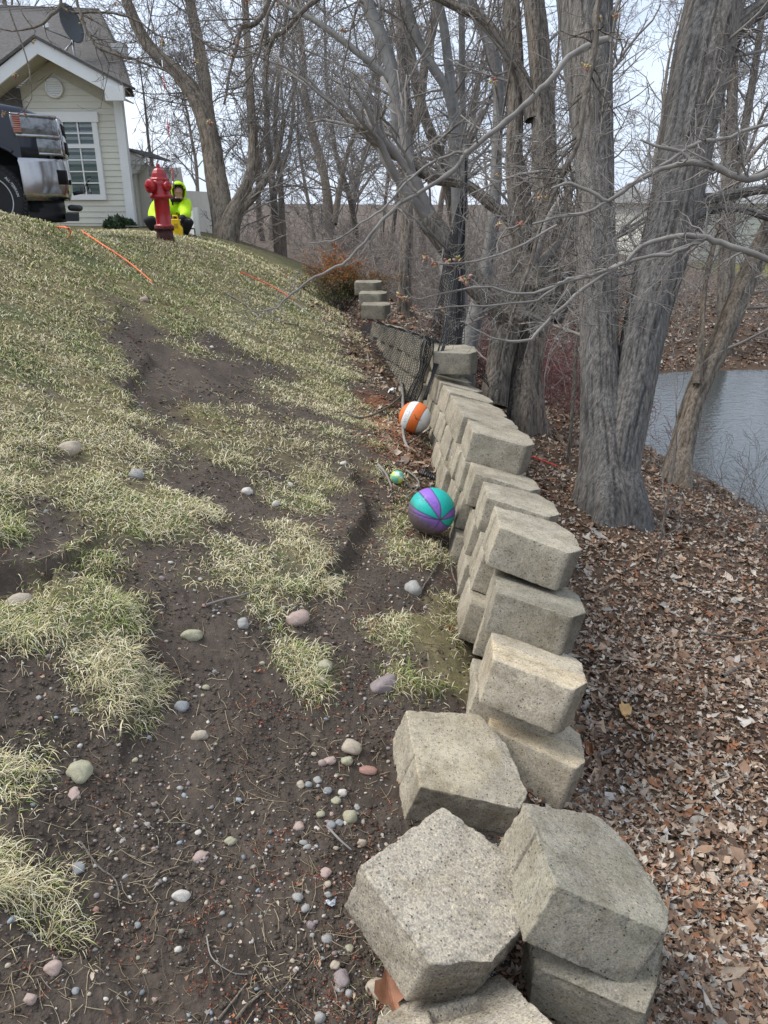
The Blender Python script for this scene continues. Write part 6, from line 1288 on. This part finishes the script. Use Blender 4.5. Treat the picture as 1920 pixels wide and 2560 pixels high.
# face on the head: nose, eyes, mouth
fc=head; fo=np.array(fdir); sd_=unit(np.cross(fo,[0,0,1])); upv=unit(np.cross(sd_,fo))
skin_obj('face',[fc+fo*.05,fc+fo*.075-upv*.01,fc+fo*.10-upv*.015,fc+fo*.055-upv*.07],[(0,1),(1,2),(0,3)],[(.062,.07),.028,.014,.038],SKIN,man)
mb=MB()
for s_ in (-1,1): mb.lathe([(.001,-.006),(.009,0),(.001,.006)],8,Matrix.Translation(V3(fc+fo*.098+sd_*.032*s_+upv*.02)))
mb.tube([fc+fo*.095-sd_*.022-upv*.055,fc+fo*.10-upv*.057,fc+fo*.095+sd_*.022-upv*.055],.004,5); mb.obj('eyes_and_mouth',flat('dark_features',(.09,.04,.035)),man)
def hand(w0,tip,sgn):
    d=unit(tip-w0); sdv=unit(np.cross(d,[0,0,1]))*sgn; dn=np.array([0,-.25,-1.]); V=[w0,w0+d*.045,w0+d*.085];E2=[(0,1),(1,2)];Rr=[.024,(.03,.018),(.036,.016)]
    for k,(off_,ln) in enumerate(((-.03,.062),(-.01,.072),(.01,.068),(.03,.055))):
        b=w0+d*.09+sdv*off_; i=len(V); V+=[b,b+d*ln*.5+unit(dn)*.012,b+d*ln*.62+unit(dn)*(.012+ln*.45)]; E2+=[(2,i),(i,i+1),(i+1,i+2)]; Rr+=[.0095,.0088,.0075]
    i=len(V); V+=[w0+d*.04-sdv*.03,w0+d*.07-sdv*.055+unit(dn)*.015,w0+d*.10-sdv*.05+unit(dn)*.03]; E2+=[(1,i),(i,i+1),(i+1,i+2)]; Rr+=[.012,.011,.0085]
    return skin_obj('hand',V,E2,Rr,SKIN,man)
hand(wrL,haL+np.array([.06,-.06,0]),1); hand(wrR,haR+np.array([-.05,-.06,0]),-1)
# yellow device in the hands: a thing of its own
dv=unp(442,567,DP-.55); mb=MB(); mb.prism([(-.075,.12),(.045,.12),(.055,.02),(.09,-.02),(.085,-.14),(.02,-.17),(-.065,-.15)],'y',-.05,.05); YEL=flat('yellow_plastic',(.78,.52,.01),rough=.45)
dev=empty('locator_device',dv,'bright yellow handheld utility device in the hands of the crouching person','device'); mb.obj('casing',YEL,dev,bevel=.012)
mb=MB(); mb.tube([(-.05,0,.12),(-.05,0,.17),(.02,0,.17),(.03,0,.12)],.014,8); mb.obj('handle',YEL,dev); mb=MB(); mb.box((-.03,-.056,-.02),(.03,-.05,.05)); mb.obj('front_panel',flat('dark_yellow',(.45,.28,.01)),dev)
# dark folding stool frame / rack behind the person
fb=unp(465,590,DP+.25); mb=MB()
for x in (-.02,.16): mb.tube([(x,0,-.15),(x,0,.12 if x>0 else .25)],.011,6)
mb.tube([(-.25,0,.12),(.16,0,.12)],.013,6); mb.tube([(-1.1,.2,.15),(-.6,.2,.14),(-.6,.2,-.1)],.013,6); o=mb.obj('metal_rack',BLACKP); o.location=V3(fb); props(o,'low black metal rack standing behind the crouching person','rack')
# white fence panel
fx=unp(470,585,15.0); mb=MB(); a=unp(458,531,15.3)-fx; b=unp(484,527,14.2)-fx; c=unp(494,598,14.2)-fx; d=unp(462,598,15.3)-fx; fen=empty('fence_panel',fx,'small white fence panel with a post right of the crouching person','fence')
mb.add([a,b,c,d,a+[.03,.06,0],b+[.03,.06,0],c+[.03,.06,0],d+[.03,.06,0]],[(0,1,2,3),(7,6,5,4),(0,4,5,1),(1,5,6,2),(2,6,7,3),(3,7,4,0)]); mb.obj('panel',TRIM,fen); mb=MB(); q=c; mb.box((q[0]-.03,q[1]-.08,q[2]-.1),(q[0]+.06,q[1]-.0,b[2]+.06)); mb.obj('post',TRIM,fen)
# house behind the person: grey roof over pale siding
YB=24.0; hb2=np.array([-6.5,YB,-1.2]); h2=empty('neighbour_house',hb2,'pale sided house with a plain grey roof behind the crouching person','house'); g=lambda px,py:on_y(px,py,YB)
mb=MB(); a=g(330,476); b=g(440,478); z=a[2]; zb2=-1.3; x0,x1=g(300,500)[0],g(452,500)[0]
while zb2<z: mb.add([(x0,YB-.02,zb2),(x1,YB-.02,zb2),(x1,YB,zb2+.15),(x0,YB,zb2+.15),(x0,YB,zb2),(x1,YB,zb2)],[(0,1,2,3),(0,4,5,1)]); zb2+=.15
mb.box((x0,YB,-1.3),(x1,YB+5,z)); o=mb.obj('wall',SIDE,h2); o.location=V3(-hb2)
mb=MB(); e=on_y(300,474,YB-.4);f_=on_y(462,476,YB-.4); rp=on_y(452,419,YB+3); lp=on_y(300,419,YB+3); mb.add([e,f_,rp,lp,e+[0,0,-.1],f_+[0,0,-.1],rp+[0,0,-.1],lp+[0,0,-.1]],[(0,1,2,3),(0,4,5,1),(1,5,6,2)]); o=mb.obj('roof',SHING,h2); o.location=V3(-hb2)
mb=MB(); v_=on_y(388,423,YB+2.6); mb.box((v_[0]-.15,v_[1],v_[2]-.05),(v_[0]+.15,v_[1]+.2,v_[2]+.08)); o=mb.obj('roof_vent',TRIM,h2); o.location=V3(-hb2)
# pale house across the pond
YP=34.0; hb3=np.array([14,YP,-2.4]); h3=empty('pond_house',hb3,'long pale house seen through the branches across the pond','house'); g=lambda px,py:on_y(px,py,YP)
a=g(1640,700); b=g(2300,690); t=g(1640,505); mb=MB(); x0,x1=a[0],b[0]+4; z=-2.7
while z<t[2]: mb.add([(x0,YP-.03,z),(x1,YP-.03,z),(x1,YP,z+.2),(x0,YP,z+.2),(x0,YP,z),(x1,YP,z)],[(0,1,2,3),(0,4,5,1)]); z+=.2
mb.box((x0,YP,-2.8),(x1,YP+8,t[2])); o=mb.obj('wall',flat('pale_siding',(.66,.66,.58),var=.05,scale=2),h3); o.location=V3(-hb3)
mb=MB(); r_=g(1700,440); mb.prism([(YP-.5,t[2]-.05),(YP+4,t[2]+.75),(YP+8.5,t[2]-.05)],'x',x0-.5,x1+.5); o=mb.obj('roof',flat('pale_grey_roof',(.30,.30,.30)),h3); o.location=V3(-hb3)
mb=MB()
for px in (1720,1980,2150): q=g(px,560); mb.box((q[0]-.6,YP-.06,q[2]-.7),(q[0]+.6,YP-.035,q[2]+.6))
o=mb.obj('window',flat('dark_pane',(.05,.06,.07),rough=.1),h3); o.location=V3(-hb3)
mb=MB(); mb.box((x0-.1,YP-.09,t[2]-.12),(x1,YP-.04,t[2]+.08)); o=mb.obj('fascia',TRIM,h3); o.location=V3(-hb3)
# low green shrub at the house foot
def shrub(px,py,w_,hh,label):
    g_=on_y(px,py,YH-.5); z0=float(H0(g_[0],g_[1])[0]); n=2600; P=rg.normal(size=(n,3)); P/=np.linalg.norm(P,axis=1,keepdims=True); P*=rg.uniform(.6,1,(n,1))**.5; P=P*[w_,.35,hh]; P[:,2]=abs(P[:,2]); d1=rg.normal(size=(n,3))*.03; d2=rg.normal(size=(n,3))*.03; V=np.stack([P,P+d1,P+d1+d2,P+d2],1).reshape(-1,3)
    r_=empty('shrub',(g_[0],g_[1],z0),label,'shrub'); link('foliage',mesh_np('foliage',V,[np.arange(4*n).reshape(n,4)]),flat('evergreen_leaf',(.035,.06,.025),var=.4),r_); T=Tubes(); [T.add([[0,0,-.05],np.array([rg.normal()*w_*.4,0,hh*.6])],.008,4) for _ in range(6)]; T.obj('stem',B_DARK,r_)
shrub(300,580,.28,.16,'low dark evergreen shrub at the foot of the house corner')
# satellite dish on the roof
sdp=on_y(172,62,YH+1.6); dish=empty('satellite_dish',sdp,'dark grey satellite dish on poles standing on the roof behind the gable peak','satellite dish')
GREY=flat('dish_grey',(.11,.12,.13),rough=.5); bm=bmesh.new(); bmesh.ops.create_uvsphere(bm,u_segments=24,v_segments=24,radius=.4)
for v in list(bm.verts):
    if v.co.z>-.28: bm.verts.remove(v)
for v in bm.verts: v.co=Vector((v.co.x*1.05,v.co.y*1.3,v.co.z+.36))
for f in bm.faces:f.smooth=True
me=bpy.data.meshes.new('dish'); bm.to_mesh(me); bm.free(); o=link('dish',me,GREY,dish,(0,0,0),(math.radians(75),0,math.radians(65))); sl=o.modifiers.new('t','SOLIDIFY'); sl.thickness=.015
mb=MB(); p0=on_y(180,90,YH+1.6)-sdp; p1=on_y(186,140,YH+1.5)-sdp; p2=on_y(160,130,YH+1.3)-sdp; mb.tube([p0,p1+[0,0,-.3]],.025,8); mb.tube([p0+[0,0,-.1],p2],.02,8); mb.tube([[0,0,-.25],on_y(114,72,YH+1.0)-sdp],.014,6); mb.obj('mount_pole',flat('galvanised',(.32,.33,.34),rough=.4,metal=.5),dish); q=on_y(117,65,YH+1.0)-sdp; mb=MB(); mb.box((q[0]-.06,q[1]-.05,q[2]-.03),(q[0]+.05,q[1]+.05,q[2]+.05)); mb.obj('receiver',TRIM,dish)
# cat
cb=on_y(222,485,YH-.018); cat_=empty('cat',cb,'black and white cat sitting on the sill behind the lower window pane','cat')
cbd=skin_obj('body',[(-.02,0,.05),(-.06,0,.13),(0,0,.20),(.05,0,.27),(.085,0,.275),(.03,-.0,.0),(.06,0,.0),(-.12,0,.03),(-.2,0,.05),(-.06,0,.0)],[(0,1),(1,2),(2,3),(3,4),(2,5),(2,6),(0,7),(7,8),(0,9)],[(.06,.008),(.065,.008),(.05,.008),(.042,.008),(.02,.006),(.015,.006),(.015,.006),(.025,.006),(.018,.006),(.03,.006)],M('cat_fur',[(.47,(.02,.02,.022)),(.53,(.7,.7,.68))],scale=7,detail=1),cat_)
mb=MB()
for s_ in (-.02,.025): mb.add([(.05+s_-.014,-.004,.30),(.05+s_+.014,-.004,.30),(.05+s_,0,.335),(.05+s_,.004,.30)],[(0,1,2),(1,3,2),(3,0,2),(0,3,1)])
mb.obj('ears',BLK,cat_)
# a few cars' worth of ground markers: black hose by the bumper
T=Tubes(); g0_=ground_at(160,552); [T.add(np.array([[0,0,.02],[.05+.03*i,.03,.05+.01*i],[.14,.0,.02+.01*i]]),.006,5) for i in range(4)]; o=T.obj('hose_scrap',BLACKP); o.location=V3(g0_); props(o,'small tangle of dark hose on the grass under the pickup bumper','hose')
